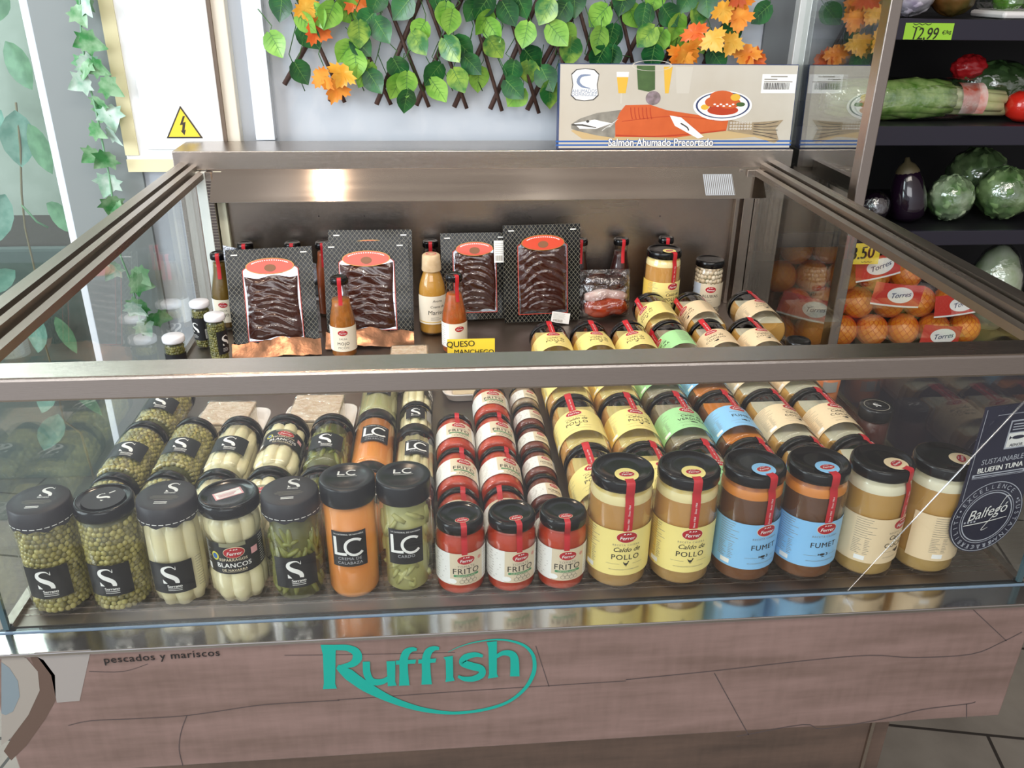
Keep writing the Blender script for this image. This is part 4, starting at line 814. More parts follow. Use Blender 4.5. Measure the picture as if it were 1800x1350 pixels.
def fish_pack(x, y, w_, h_, lean, yaw, label, seed, dim=0, price=None, foil=True):
    root = thing('smoked_fish_pack', label, 'fish pack', (x, y, .7525), (R(-lean), 0, R(yaw)), 'smoked fish packs'); rn = random.Random(seed)
    b_ = MB(); n_ = 10; vs = []
    for j in range(n_+1):
        for i in range(n_+1):
            u, v = i/n_-.5, j/n_; vs.append((u*w_, .004*math.sin(u*7+seed)*(1-v)+.002*math.sin(v*9+seed), .002+v*h_))
    k_ = len(vs); vs += [(a, b+.0018, c) for a, b, c in vs]; fs = [(j*(n_+1)+i, j*(n_+1)+i+1, (j+1)*(n_+1)+i+1, (j+1)*(n_+1)+i) for j in range(n_) for i in range(n_)]
    rim = [i for i in range(n_+1)]+[(j+1)*(n_+1)-1 for j in range(1, n_+1)]+[n_*(n_+1)+i for i in range(n_-1, -1, -1)]+[j*(n_+1) for j in range(n_-1, 0, -1)]
    b_.add(vs, fs+[tuple(k_+q for q in f[::-1]) for f in fs], DIA, True); b_.add([vs[q] for q in rim]+[vs[q+k_] for q in rim], [(i, len(rim)+i, len(rim)+(i+1) % len(rim), (i+1) % len(rim)) for i in range(len(rim))], mat('silver edge', '#c8c8c2', .3, .8))
    b_.build('printed_board', root)
    f = flat((0, -.0052, 0), (1, 0, 0), (0, 0, 1), .0006); fr = MB(); a = w_*.315; z0, z1 = h_*.10, h_*.80
    fr.poly(f, [(-a-.002, z0-.002), (a+.002, z0-.002), (a+.002, z1), (a-.006, z1+.006), (-a+.006, z1+.006), (-a-.002, z1)], mat('red frame print', '#b5402c', .4), 1); fr.poly(f, [(-a, z0), (a, z0), (a, z1-.001), (a-.006, z1+.004), (-a+.006, z1+.004), (-a, z1-.001)], FOIL, 2)
    fr.build('foil_window', root)
    sl = MB(); n1, n2 = 30, 60; vs = []; zb, zt = z0+.004, z1-(.016 if seed == 1 else .004)
    for j in range(n2+1):
        v = j/n2
        for i in range(n1+1):
            u = i/n1*2-1; edge = (1-abs(u)**6)*(1-abs(v*2-1)**8); arc = v*8.3+1.3*u*u+.35*math.sin(u*3+seed)+.3*math.sin(v*9+seed); sw = arc-math.floor(arc)
            d = edge*(.0035+.0034*sw**1.5+.0009*math.sin(u*9+j*.7)+.0012*math.sin(u*4+v*23+seed)); zz = zb+(zt-zb)*v+.003*math.sin(u*5+seed); uu = u*a*(.96+.03*math.sin(v*6+seed)); vs.append((uu, -.0066-d, zz))
    sl.add(vs, [(j*(n1+1)+i, j*(n1+1)+i+1, (j+1)*(n1+1)+i+1, (j+1)*(n1+1)+i) for j in range(n2) for i in range(n1)], FISHM, True); sl.build('fish_slices', root)
    bd = MB(); g = flat((0, -.0125, 0), (1, 0, 0), (0, 0, 1), .0006); cv = h_*.83; bd.lathe([], BADGE) if False else None
    bd.oval(g, 0, cv, w_*.280, h_*.080, GOLD, 32, 3, 0); bd.oval(g, 0, cv, w_*.270, h_*.074, BADGE, 32, 3, 1); bd.oval(g, 0, cv-.004, .0125, .008, mat('badge fish brown', '#8a5a3a', .45), 20, 2, 2)
    for i in range(19):
        t = R(150-i*6.7); bd.rect(g, w_*.236*math.cos(t)-.0013, cv+h_*.058*math.sin(t)-.0011, w_*.236*math.cos(t)+.0013, cv+h_*.058*math.sin(t)+.0011, WHITE, 1, 1, 2)
    bd.add([(w_*.27*math.cos(6.2832*i/24), yy, cv+h_*.076*math.sin(6.2832*i/24)) for yy in (-.0052, -.0125) for i in range(24)], [(i, (i+1) % 24, 24+(i+1) % 24, 24+i) for i in range(24)], GOLD, True)
    bd.build('oval_badge', root)
    for sx_ in (-1, 1):
        hh = MB(); hh.rect(flat((sx_*w_*.40, -.0046, h_*.955), (1, 0, 0), (0, 0, 1), .0004), -.007, -.0014, .007, .0014, mat('white hang slot', '#e3e3df', .4), 1, 1, 1); hh.build('hang_slot', root)
    if foil:
        fl = MB(); vs = []
        for j in range(5):
            for i in range(15):
                u = i/14-.5; vs.append((u*w_*1.03, -.006-.011*j+.003*rn.uniform(-1, 1), .026-.006*j+.0035*rn.uniform(-1, 1)+.005*math.sin(u*6+seed)))
        vs = [(a_, b__, max(c_, .001+.0)) for a_, b__, c_ in vs]
        fl.add(vs, [(j*15+i, j*15+i+1, (j+1)*15+i+1, (j+1)*15+i) for j in range(4) for i in range(14)], COPPER, True); o = fl.build('foil_flap', root); o['label'] = 'crumpled copper coloured foil flap'
        o.rotation_euler = (R(lean), 0, 0)
    if price:
        u, v, pw, ph, rot = price; p_ = MB(); c, s = math.cos(R(rot)), math.sin(R(rot)); fp = flat((u, -.0175, v), (c, 0, s), (-s, 0, c), .0004); p_.rect(fp, -pw/2, -ph/2, pw/2, ph/2, WHITE, 1, 1, 1)
        for i in range(6): p_.rect(fp, -pw*.42, ph*.36-i*ph*.09, pw*.42*rn.uniform(.4, 1), ph*.375-i*ph*.09, GREYINK, 1, 1, 2)
        for i in range(9): p_.rect(fp, -pw*.38+i*pw*.06, -ph*.42, -pw*.35+i*pw*.06, -ph*.18, GREYINK, 1, 1, 2)
        p_.build('price_label', root)
    return root
fish_pack(-.360, 1.792, .185, .222, 20, 8, 'smoked fish pack at the left, closest to the caper jars', 1)
fish_pack(-.158, 1.838, .192, .222, 19, 3, 'smoked fish pack behind the orange mojo bottle', 2)
fish_pack(-.155, 1.880, .192, .236, 19, -1, 'smoked fish pack almost hidden behind another one, only its top showing', 3, foil=False)
fish_pack(.090, 1.948, .160, .208, 14, 2, 'shaded smoked fish pack with a white price label on its upper corner', 5, price=(.062, .165, .032, .052, 0), foil=False)
fish_pack(.252, 1.925, .186, .232, 12, 4, 'largest smoked fish pack, standing right of the price labelled one', 4, price=(.04, .012, .045, .026, -10), foil=False)
# crumpled foil pouch behind the first pack
mb = MB(); rn = random.Random(5); vs = []
for j in range(7):
    for i in range(12): vs.append((-.10+.2*i/11, .004*rn.uniform(-1, 1), .002+.205*j/6-(.05*i/11 if j > 3 else 0)+.004*rn.uniform(-1, 1)))
k_ = len(vs); vs += [(a, b+.002, c) for a, b, c in vs]; fs = [(j*12+i, j*12+i+1, (j+1)*12+i+1, (j+1)*12+i) for j in range(6) for i in range(11)]
mb.add(vs, fs+[tuple(q+k_ for q in f[::-1]) for f in fs], FOIL, True); fo = mb.build('foil_pouch', None, (-.375, 1.885, .7525)); fo.rotation_euler = (R(-9), 0, R(6)); tag(fo, 'crumpled silver foil pouch leaning behind the leftmost fish pack', 'pouch')
# vacuum packed smoked meat
root = thing('smoked_meat_pack', 'clear vacuum pack of smoked meat with dark, pink and orange red layers', 'meat pack', (.408, 1.944, .7555), (R(-12), 0, R(2)))
for nm, z, rr, col, col2 in (('red_piece', .026, .0225, '#a83a18', '#7d2810'), ('streaky_piece', .058, .015, '#b98a86', '#e5d2c6'), ('dark_piece', .088, .0195, '#24120e', '#3d1d14')):
    m = MB(); m.tube([(-.052+.104*i/8, -.006+.002*math.sin(i*1.7), z+.004*math.sin(i*1.1+z*60)-.0006*(i-4)**2*.5) for i in range(9)], [rr*.55, rr*.9, rr, rr*1.04, rr, rr*1.02, rr, rr*.9, rr*.5], mat(nm, col, .2, 0, .7, noise=(30, col2, .5), bump=(50, .3)), 14); m.build(nm, root)
m = MB(); m.box(-.066, .066, .016, .018, .0, .115, FILM, 0); m.build('film_back', root)
m = MB(); vs = []; n_ = 12
for j in range(n_+1):
    for i in range(n_+1):
        u, v = i/n_*2-1, j/n_*2-1; vs.append((u*.066, .014-.046*(1-u**8)*(1-v**8)*.95+.0015*math.sin(i*2.3+j*1.9), .0575+v*.0575))
m.add(vs, [(j*(n_+1)+i, j*(n_+1)+i+1, (j+1)*(n_+1)+i+1, (j+1)*(n_+1)+i) for j in range(n_) for i in range(n_)], FILM, True); m.build('film_front', root)
# ---- cheese trays and price cards
FOAM = mat('white foam tray', '#efe9e6', .55); CHEESE = mat('speckled cheese', '#efdcc4', .55, noise=(90, '#d8b998', .3), bump=(80, .3)); RIND = mat('cheese side', '#ecd7b0', .5)
def cheese_tray(x0, x1, y0, y1, label, cx0, cx1, cy0, cy1, ch, yaw=0):
    cx_, cy_ = (x0+x1)/2, (y0+y1)/2; root = thing('foam_tray', label, 'tray', (cx_, cy_, .7503), (0, 0, R(yaw)), 'cheese trays'); mb = MB(); seg = 40; vs = []; hw, hd = (x1-x0)/2, (y1-y0)/2
    prf = [(.80, .000), (.86, .003), (.97, .020), (1, .021), (1, .0185), (.96, .017), (.84, .0035), (.78, .003), (0.001, .003)]
    for s_, z in [(.001, 0)]+prf:
        for i in range(seg):
            t = 6.2832*i/seg; c, s = math.cos(t), math.sin(t); e = .35; vs.append((hw*s_*math.copysign(abs(c)**e, c), hd*s_*math.copysign(abs(s)**e, s), z))
    mb.add(vs, [(j*seg+i, j*seg+(i+1) % seg, (j+1)*seg+(i+1) % seg, (j+1)*seg+i) for j in range(len(prf)) for i in range(seg)], FOAM, True); mb.build('tray', root)
    return root
def cheese(x0, x1, y0, y1, h, label, yaw=0, shape=0):
    cx_, cy_ = (x0+x1)/2, (y0+y1)/2; root = thing('cheese_piece', label, 'cheese', (cx_, cy_, .7537), (0, 0, R(yaw)), 'cheese pieces')
    MB().box(x0-cx_, x1-cx_, y0-cy_, y1-cy_, 0, h*.86, RIND, .003).build('cheese', root); MB().box(x0-cx_-.0005, x1-cx_+.0005, y0-cy_-.0005, y1-cy_+.0005, h*.865, h, CHEESE, .002).build('rind', root)['label'] = 'speckled beige rind'
    m = MB(); m.box(x0-cx_-.0025, x1-cx_+.0025, y0-cy_-.0025, y1-cy_+.0025, .0008, h+.0022, FILM, .004); m.build('film', root); return root
cheese_tray(-.448, -.318, 1.346, 1.472, 'white foam tray under the cheese behind the lying asparagus jar', 0, 0, 0, 0, 0, -3); cheese(-.428, -.343, 1.362, 1.448, .042, 'speckled cheese piece on the tray behind the lying asparagus jar', -3)
cheese_tray(-.290, -.158, 1.346, 1.478, 'white foam tray under the cheese behind the lying green beans', 0, 0, 0, 0, 0, -2); cheese(-.270, -.183, 1.362, 1.462, .044, 'speckled cheese piece on the tray behind the lying green beans', -2)
cheese_tray(.000, .122, 1.500, 1.640, 'white foam tray behind the longer tomato column', 0, 0, 0, 0, 0, 3); cheese(.022, .100, 1.535, 1.622, .030, 'pale cheese piece on the tray behind the longer tomato column', 3)
cheese_tray(-.112, -.010, 1.545, 1.655, 'white foam tray behind the lying vegetable cream jar', 0, 0, 0, 0, 0, 0); cheese(-.098, -.026, 1.562, 1.638, .066, 'tall cheese piece behind the lying vegetable cream jar', 0)
YEL = mat('yellow card', '#f3d43c', .5); PEN = mat('black marker', '#26211a', .6); REDPEN = mat('red marker', '#d8452c', .6)
def card(px0, px1, pyt, Y, label, lines, lean=10):
    a, b = at(px0, pyt, Y), at(px1, pyt, Y); w_ = b.x-a.x; h_ = (a.z+b.z)/2-.7505; root = MB(); f = flat((0, -.0004, 0), (1, 0, 0), (0, 0, 1), .0004)
    root.box(-w_/2, w_/2, 0, .0008, 0, h_, YEL)
    for t, s_, u, v, m, rt in lines: root.text(f, t, s_, u, h_-v, m, 1, 0, .012, R(rt))
    o = root.build('price_card', None, ((a.x+b.x)/2, Y, .7505)); o.rotation_euler = (R(-lean), 0, 0); return tag(o, label, 'price card', 'yellow price cards')
card(786, 870, 597, 1.672, 'yellow handwritten card for manchego cheese below the bright orange bottle', [('QUESO', .0185, -.022, .017, PEN, 2), ('MANCHEGO', .0150, .006, .034, PEN, -1), ('2,90 A', .020, .012, .057, REDPEN, 0)], 4)
card(692, 751, 614, 1.690, 'yellow price card half hidden behind the tall cheese piece', [('SALMON', .0145, -.008, .0125, PEN, 0)], 4)
# ---- loose goods by the right glass
small = small_tomato_jar(.752, 1.60, 'small upright jar with black lid standing by the right glass', 0, ('TOMATE', ''), False, '#a8562a', 'jars by the right glass'); small.rotation_euler = (0, 0, R(10))
root = thing('sauce_tub', 'orange sauce tub with a white sticker beside the outermost broth column', 'tub', (.762, 1.476, .7503), (0, 0, R(4))); r = .030
link('tub', MB().lathe([(0, .001), (.026, .001), (.028, .004), (.031, .075), (.029, .0755), (0, .0735)], mat('orange sauce', '#c96a34', .3, 0, .3, noise=(20, '#d98a50', .6)), 30).mesh('tub'), root)
link('lid', MB().lathe([(.0312, .072), (.0325, .073), (.0325, .079), (.030, .080), (0, .079)], thin_glass('plastic lid', (.95, .9, .85), .1, .8, .1, 3), 30).mesh('lid'), root); m = MB(); m.rect(cyl(.0302), -.018, .030, .012, .052, mat('grey label', '#9c9a94', .5), 8, 1, 1); link('sticker', m.mesh('sticker'), root)
root = thing('preserve_jar', 'dark red preserve jar with black S lid beside the lying stew broth', 'jar', (.768, 1.285, .7503), (0, 0, R(8))); r, H = .028, .084
link('glass', MB().lathe([(0, .002), (.022, .001), (.0262, .004), (.0275, .012), (.0275, .060), (.0262, .066), (.0262, .074)], JARGLASS, 30).mesh('glass'), root); link('contents', MB().lathe([(0, .004), (.0245, .005), (.0260, .013), (.0260, .060), (0, .062)], mat('dark red preserve', '#4a1a10', .3), 30).mesh('contents'), root)
link('lid', MB().lathe([(.027, .062), (.0285, .062), (.029, .064), (.029, .082), (.0278, .084), (0, .0838)], PLASBLK, 34).mesh('lid'), root); m = MB(); f = disc(.0840); m.oval(f, 0, 0, .022, .022, GREYINK, hole=.94, rings=1); serrano_S(m, f, 0, .001, .013, WHITE, 1); link('lid_printing', m.mesh('lid_printing'), root)
# ================================================================ salmon box on the rear countertop
pw, ph, pd = .572, .192, .030
box = thing('salmon_box', 'cardboard smoked salmon box with printed fish, standing on the rear steel top', 'box', (.579, 2.064, 1.1403), (R(-5), 0, 0))
NAVY = mat('navy card edge', '#2b3a66', .4); mb = MB(); mb.box(-pw/2, pw/2, 0, pd, 0, ph, NAVY, .001); mb.build('carton', box)
f = flat((-pw/2, -.0004, 0), (1, 0, 0), (0, 0, 1), .00022)
def pk(pts): return [((x-105)/1222*pw, (790-y)/455*ph) for x, y in pts]
def k1(x, y): return pk([(x, y)])[0]
ar = MB(); ar.rect(f, .002, .002, pw-.002, ph-.002, mat('printed linen', '#cdc6b8', .35, 0, .3, noise=(9, '#c2b8a6', .5)), 1, 1, 1)
PB = mat('print blue', '#2f5fa8', .4); PO = mat('print salmon', '#d8652c', .35, 0, .2, noise=(25, '#c6561f', .6)); PT = mat('print tan', '#c9ad7c', .4); PGY = mat('print fish grey', '#6b675f', .4, noise=(40, '#a8a294', .6)); PDK = mat('print dark', '#3c3732', .4); PW = mat('print white', '#f5f3ee', .4)
PG = mat('print glass', '#cfc8ba', .4); PBEER = mat('print beer', '#e5b53c', .4); PGR = mat('print green', '#53703a', .4, noise=(30, '#2f4a22', .6)); PBR = mat('print brown', '#8a7358', .4, noise=(40, '#b7a584', .6))
for y in (748, 768): ar.poly(f, pk([(94, y+5), (1330, y+5), (1330, y-4), (94, y-4)]), PB, 2)
ar.poly(f, pk([(170, 690), (230, 735), (390, 742), (850, 738), (980, 738), (1130, 725), (1240, 760), (1262, 745), (1130, 700), (985, 690), (400, 690), (250, 660)]), PT, 2)
ar.poly(f, pk([(170, 655), (215, 625), (300, 595), (425, 578), (430, 590), (395, 730), (300, 715), (200, 690), (172, 680)]), PGY, 3)
ar.poly(f, pk([(185, 650), (240, 640), (290, 630), (330, 640), (380, 650), (300, 680), (215, 680)]), PW, 3.4); ar.poly(f, pk([(175, 655), (230, 655), (300, 672), (300, 676), (225, 664), (175, 662)]), PDK, 4); ar.oval(f, *k1(255, 640), .004, .003, PDK, 12, 1, 4.4)
for i in range(7): ar.stroke(f, pk([(330+i*9, 690-i*7), (352+i*9, 672-i*7), (375+i*6, 668-i*7)]), .0012, PW, 4, 2)
ar.poly(f, pk([(418, 590), (445, 553), (570, 550), (660, 580), (985, 630), (978, 690), (870, 705), (720, 728), (400, 724), (396, 650)]), PO, 4)
PO2 = mat('print deep salmon', '#b93d17', .4)
for i in range(6): ar.stroke(f, pk([(472+i*20, 565), (476+i*20, 600), (484+i*20, 628)]), .0022, PO2, 5, 3)
ar.stroke(f, pk([(402, 715), (600, 722), (800, 708), (975, 688)]), .003, PO2, 5, 3); ar.stroke(f, pk([(430, 640), (700, 612), (960, 640)]), .0014, PO2, 5, 4)
ar.poly(f, pk([(985, 630), (1060, 645), (1140, 645), (1275, 632), (1238, 680), (1262, 745), (1125, 715), (985, 692)]), PBR, 4)
for i in range(5): ar.stroke(f, pk([(1120, 655+i*13), (1180, 655+i*16), (1250, 640+i*24)]), .0014, PDK, 5, 3)
for i in range(8):
    for j in range(3): ar.oval(f, *k1(1000+i*15, 648+j*16), .0026, .0022, PW, 8, 1, 5, .6)
ar.poly(f, pk([(676, 608), (735, 618), (862, 724), (832, 734), (706, 664)]), PW, 6); ar.stroke(f, pk([(735, 650), (770, 672), (780, 690)]), .003, PDK, 7, 3)
ar.oval(f, *k1(948, 556), .072, .034, PW, 40, 2, 5); ar.oval(f, *k1(948, 553), .066, .030, NAVY, 40, 1, 6, .93); ar.oval(f, *k1(948, 553), .058, .0255, PW, 32, 1, 6.4)
for x, y, a, b_, m in ((940, 505, .030, .013, PO), (900, 535, .022, .012, PO), (980, 540, .028, .013, PO), (950, 580, .038, .011, PO2), (855, 563, .010, .006, PBEER), (1010, 510, .012, .008, PBEER), (1040, 548, .011, .005, PGR), (890, 570, .006, .005, PDK)): ar.oval(f, *k1(x, y), a, b_, m, 20, 2, 7+x/1000)
for i in range(7): ar.oval(f, *k1(905+i*16, 548+(i % 2)*9), .0035, .002, PW, 8, 1, 9)
ar.poly(f, pk([(492, 345), (585, 345), (592, 470), (560, 482), (505, 470)]), PGR, 2.4); ar.oval(f, *k1(585, 515), .018, .016, mat('print flower', '#a8939c', .4, noise=(60, '#5b5248', .5)), 20, 2, 2.8)
ar.oval(f, *k1(570, 345), .048, .012, PG, 24, 1, 3, .93)
for x0, x1, m in ((392, 455, PBEER), (630, 675, PBEER), (690, 780, PG)): ar.poly(f, pk([(x0, 385 if m is PBEER and x0 < 500 else 350), (x1, 385 if m is PBEER and x0 < 500 else 350), (x1-12, 490), (x0+14, 490)]), m, 2.2)
ar.poly(f, pk([(392, 378), (455, 378), (453, 405), (394, 405)]), PW, 2.6); ar.rect(f, *k1(417, 545), *k1(426, 490), PG, 1, 1, 2.4)
# badge, caption, bar code sticker
def rr(x0, y0, x1, y1, r_): return [k1(x, y) for x, y in [(x0+r_, y0), ((x0+x1)/2, y0-6), (x1-r_, y0), (x1, y0+r_), (x1-8, (y0+y1)/2), (x1, y1-r_), (x1-r_, y1), ((x0+x1)/2, y1+6), (x0+r_, y1), (x0, y1-r_), (x0+8, (y0+y1)/2), (x0, y0+r_)]]
ar.poly(f, rr(164, 366, 306, 526, 24)[::-1], PDK, 3); ar.poly(f, rr(168, 370, 302, 522, 24)[::-1], PW, 4)
ar.stroke(f, pk([(262, 395), (215, 400), (200, 430), (222, 455), (262, 465)]), [.002, .006, .008, .005, .001], mat('print faint blue', '#7d8ca8', .4), 5, 3)
ar.text(f, 'AHUMADOS', .0112, *k1(233, 488), mat('print faint blue', '#7d8ca8', .4), 5, 0, 0, 0, .95); ar.text(f, 'DOMINGUEZ', .0105, *k1(233, 506), mat('print faint blue', '#7d8ca8', .4), 5, 0, 0, 0, .95)
ar.text(f, 'Salmón Ahumado Precortado', .0250, *k1(640, 774), NAVY, 5, 0, .07, 0, .86); ar.text(f, 'Salmón Ahumado Precortado', .0250, *k1(640, 774), PW, 7, 0, .022, 0, .86)
ar.rect(f, *k1(1140, 488), *k1(1320, 386), PW, 1, 1, 5)
ar.rect(f, *k1(1185, 402), *k1(1272, 396), GREYINK, 1, 1, 6)
for i in range(2): ar.rect(f, *k1(1152, 416+i*13), *k1(1220+i*80, 411+i*13), GREYINK, 1, 1, 6)
rn = random.Random(3); x = 1152
while x < 1288: w_ = rn.choice((2, 3, 5)); ar.rect(f, *k1(x, 468), *k1(x+w_, 432), PDK, 1, 1, 6); x += w_+rn.choice((2, 3))
ar.build('printed_front', box)
# ================================================================ navy tuna badge behind the front glass
tg = thing('tuna_sign', 'navy bluefin tuna sign with a round badge inside the right front corner of the glass', 'sign', (.690, .9085, .752), (0, 0, R(10)))
NV = mat('dark navy board', '#161a35', .35, 0, .3); SV = mat('silver lettering', '#b7bac4', .4); mb = MB(); c_ = (.052, .098); rad = .058
outl = [(0, .272), (.105, .272), (.105, .115)]+[(c_[0]+rad*math.cos(R(a)), c_[1]+rad*math.sin(R(a))) for a in range(15, -206, -10)]
f0 = flat((0, 0, 0), (1, 0, 0), (0, 0, 1), .0003); n_ = len(outl); outl = outl[::-1]
mb.poly(f0, outl, NV, 0); mb.poly(lambda u, v, h=0: f0(u, v, 0)+Vector((0, .002, 0)), outl, NV, 0); mb.add([f0(u, v) for u, v in outl]+[f0(u, v)+Vector((0, .002, 0)) for u, v in outl], [(i, (i+1) % n_, n_+(i+1) % n_, n_+i) for i in range(n_)], NV); mb.build('board', tg)
mb = MB(); mb.stroke(f0, [(.003, .268), (.003, .2), (.003, .13)], .0008, SV, 1, 2)
mb.text(f0, 'SUSTAINABLE', .0115, .050, .186, SV, 1, .1, 0, R(2), .95); mb.text(f0, 'BLUEFIN TUNA', .0112, .050, .1735, WHITE, 1, 0, .03, R(2), .95); mb.rect(f0, .008, .1655, .092, .1705, SV, 1, 1, 1); mb.rect(f0, .011, .1672, .089, .1688, NV, 1, 1, 2); mb.rect(f0, .008, .1638, .092, .1644, SV, 1, 1, 1)
mb.rect(f0, .046, .205, .082, .248, SV, 1, 1, 1); mb.rect(f0, .048, .230, .080, .246, NV, 1, 1, 2); mb.rect(f0, .048, .2075, .080, .2285, WHITE, 1, 1, 2); mb.oval(f0, .064, .222, .010, .0028, NV, 14, 1, 3); mb.poly(f0, [(.054, .222), (.050, .225), (.050, .219)], NV, 3); mb.text(f0, 'AENOR', .0062, .064, .2085, NV, 3, 0, .01)
for i in range(3): mb.rect(f0, .051, .2335+i*.004, .077, .2350+i*.004, SV, 1, 1, 3)
mb.rect(f0, .022, .258, .100, .2588, SV, 1, 1, 1)
for r_, w_ in ((.0565, .02), (.0430, .02), (.0400, .04)): mb.oval(f0, *c_, r_, r_, SV, 48, 1, 1, 1-w_)
for t, a0, da, fl in (('EXCELLENCE', 150, -11, 1), ('SUSTAINABILITY', 22, -11.2, 1), ('TRACEABILITY', 292, -11, 1)):
    for i, ch in enumerate(t):
        a = R(a0-fl*abs(da)*i); mb.text(f0, ch, .0098, c_[0]+.0462*math.cos(a), c_[1]+.0462*math.sin(a), SV, 2, 0, 0, a-math.pi/2)
for a in (28, 161, 298): mb.oval(f0, c_[0]+.0498*math.cos(R(a)), c_[1]+.0498*math.sin(R(a)), .0016, .0016, SV, 8, 1, 2)
mb.text(f0, 'Balfegó', .0235, c_[0]-.001, c_[1]+.001, WHITE, 2, .35, -.004, R(8), .92)
mb.stroke(f0, [(c_[0]+.006, c_[1]-.018), (c_[0]-.004, c_[1]-.020), (c_[0]+.012, c_[1]+.004), (c_[0]+.024, c_[1]+.030), (c_[0]+.032, c_[1]+.028)], [.0005, .0012, .0009, .0012, .0005], WHITE, 2.4, 5)
mb.stroke(f0, [(c_[0]-.036, c_[1]-.0095), (c_[0], c_[1]-.008), (c_[0]+.034, c_[1]-.004)], [.0013, .0015, .0008], WHITE, 2, 3)
for i in range(4): mb.rect(f0, c_[0]-.036+i*.0052, c_[1]-.0062, c_[0]-.033+i*.0052, c_[1]-.0034, SV, 1, 1, 2)
mb.build('printing', tg)
# ================================================================ leafy lattice on the rear wall
def leafmat(name, c1, c2, rough=.35):
    return mat(name, c1, rough, 0, .15, noise=(30, c2, .22), bump=(40, .2))
LDK, LLT, LYG = leafmat('dark pothos leaf', '#1a4a28', '#2a6a32'), leafmat('light pothos leaf', '#6aa338', '#8dbf4e'), leafmat('variegated pothos leaf', '#2c6e33', '#93b54a')
OYL, OOR, ORD = leafmat('yellow maple leaf', '#eaa52e', '#f0b848'), leafmat('orange maple leaf', '#e8842a', '#f0a03c'), leafmat('red orange maple leaf', '#dc5a22', '#e8772c')
def leaf(mb, p, size, m, ang, tilt, turn, shape='heart', vein=None):
    """a leaf hanging from its stalk at the top; folded along the midrib and bent."""
    M = Matrix.Rotation(turn, 3, 'Z') @ Matrix.Rotation(tilt, 3, 'X') @ Matrix.Rotation(ang, 3, 'Y')
    if shape in OUT:
        pts = OUT[shape]; n = len(pts); c = Vector((0, 0, -.42*size)); vs = [Vector(p)+M @ (c+Vector((0, -.03*size, 0)))]
        for k in (.5, 1):
            for x, z in pts:
                q = Vector((x*size*k, 0, c.z+(-(z)*size-c.z)*k)); q.y = -.16*abs(q.x)+.22*(q.z-c.z)*k*(1 if q.z < c.z else .3); vs.append(Vector(p)+M @ q)
        mb.add(vs, [(0, 1+i, 1+(i+1) % n) for i in range(n)]+[(1+i, 1+n+i, 1+n+(i+1) % n, 1+(i+1) % n) for i in range(n)], m, True)
        return
    if shape == 'heart': half = [(0, .06), (.10, .30), (.22, .43), (.38, .47), (.55, .42), (.72, .30), (.88, .13), (1, 0)]
    else: half = [(0, .01), (.12, .16), (.3, .26), (.5, .29), (.7, .24), (.88, .12), (1, 0)]
    vs, rib = [], []
    for t, w_ in half:
        bend = -.18*t*t
        for s_ in (-1, -.5, 0, .5, 1):
            q = Vector((w_*s_*size, (bend-.16*abs(w_*s_))*size, -(t-(.10 if shape == 'heart' and t < .12 else 0)*abs(s_))*size)); vs.append(Vector(p)+M @ q)
        rib += [Vector(p)+M @ Vector((d*size*(1-t*.8), bend*size-.0007, -t*size)) for d in (-.018, .018)]
    n = len(half); mb.add(vs, [(j*5+i, j*5+i+1, (j+1)*5+i+1, (j+1)*5+i) for j in range(n-1) for i in range(4)], m, True)
    if vein:
        mb.add(rib, [(2*j, 2*j+1, 2*j+3, 2*j+2) for j in range(n-1)], vein, True)
        for k in (1, 2, 3, 4):
            t, w_ = half[k+1]
            for s_ in (-1, 1):
                a_ = Vector((0, -.18*half[k][0]**2*size-.0007, -half[k][0]*size)); b_ = Vector((s_*w_*.8*size, (-.18*t*t-.16*w_*.8)*size-.0009, -t*size)); d_ = Vector((0, 0, .010*size))
                mb.add([Vector(p)+M @ q for q in (a_-d_, a_+d_, b_)], [(0, 1, 2)], vein)
def sym(half): return half+[(-x, z) for x, z in half[::-1] if x > 0]
OUT = {'maple': sym([(0, .10), (.10, .08), (.16, .20), (.30, .12), (.30, .24), (.52, .26), (.44, .36), (.56, .46), (.42, .50), (.40, .58), (.26, .54), (.30, .70), (.20, .72), (.18, .84), (.08, .84), (0, 1.0)]),
       'ivy': sym([(0, .06), (.14, .02), (.24, .14), (.46, .12), (.38, .30), (.54, .48), (.30, .54), (.20, .72), (.08, .90), (0, 1.0)])}
VEIN = mat('pale leaf vein', '#5c8c46', .4)
lat = thing('leaf_lattice', 'willow trellis with green and autumn leaves hung on the rear wall', 'plant trellis', (.15, 2.215, 1.3)); OFF = Vector((.15, 2.215, 1.3))
def lpart(mb, name): o = mb.build(name, lat); o.location = -OFF; return o
TW = mat('brown willow twig', '#5a4038', .6, noise=(40, '#3c2a24', .5)); GV = mat('green vine stem', '#3c6a34', .5)
def c2p(x, y): return (450+x/3, y/3)
def c3p(x, y): return (950+x/3, y/3)
sl_ = [((150, 445), (410, -20)), ((390, 535), (650, -20)), ((635, 550), (870, -20)), ((845, 555), (1085, -20)), ((1045, 565), (1300, -20)), ((1235, 575), (1490, -20)), ((1430, 580), (1715, -20))]
bs_ = [((205, -20), (468, 540)), ((440, -20), (712, 552)), ((672, -20), (912, 564)), ((890, -20), (1112, 572)), ((1110, -20), (1297, 585)), ((1300, -20), (1492, 597)), ((1510, -20), (1700, 610))]
sl3 = [((0, 350), (190, 10)), ((240, 320), (395, -20)), ((440, 330), (620, -20)), ((640, 340), (850, -20)), ((860, 340), (1040, -20))]; bs3 = [((180, -20), (280, 320)), ((400, -20), (485, 330)), ((590, -20), (690, 330)), ((780, -20), (880, 330)), ((980, -20), (1080, 345))]
EXT = .30
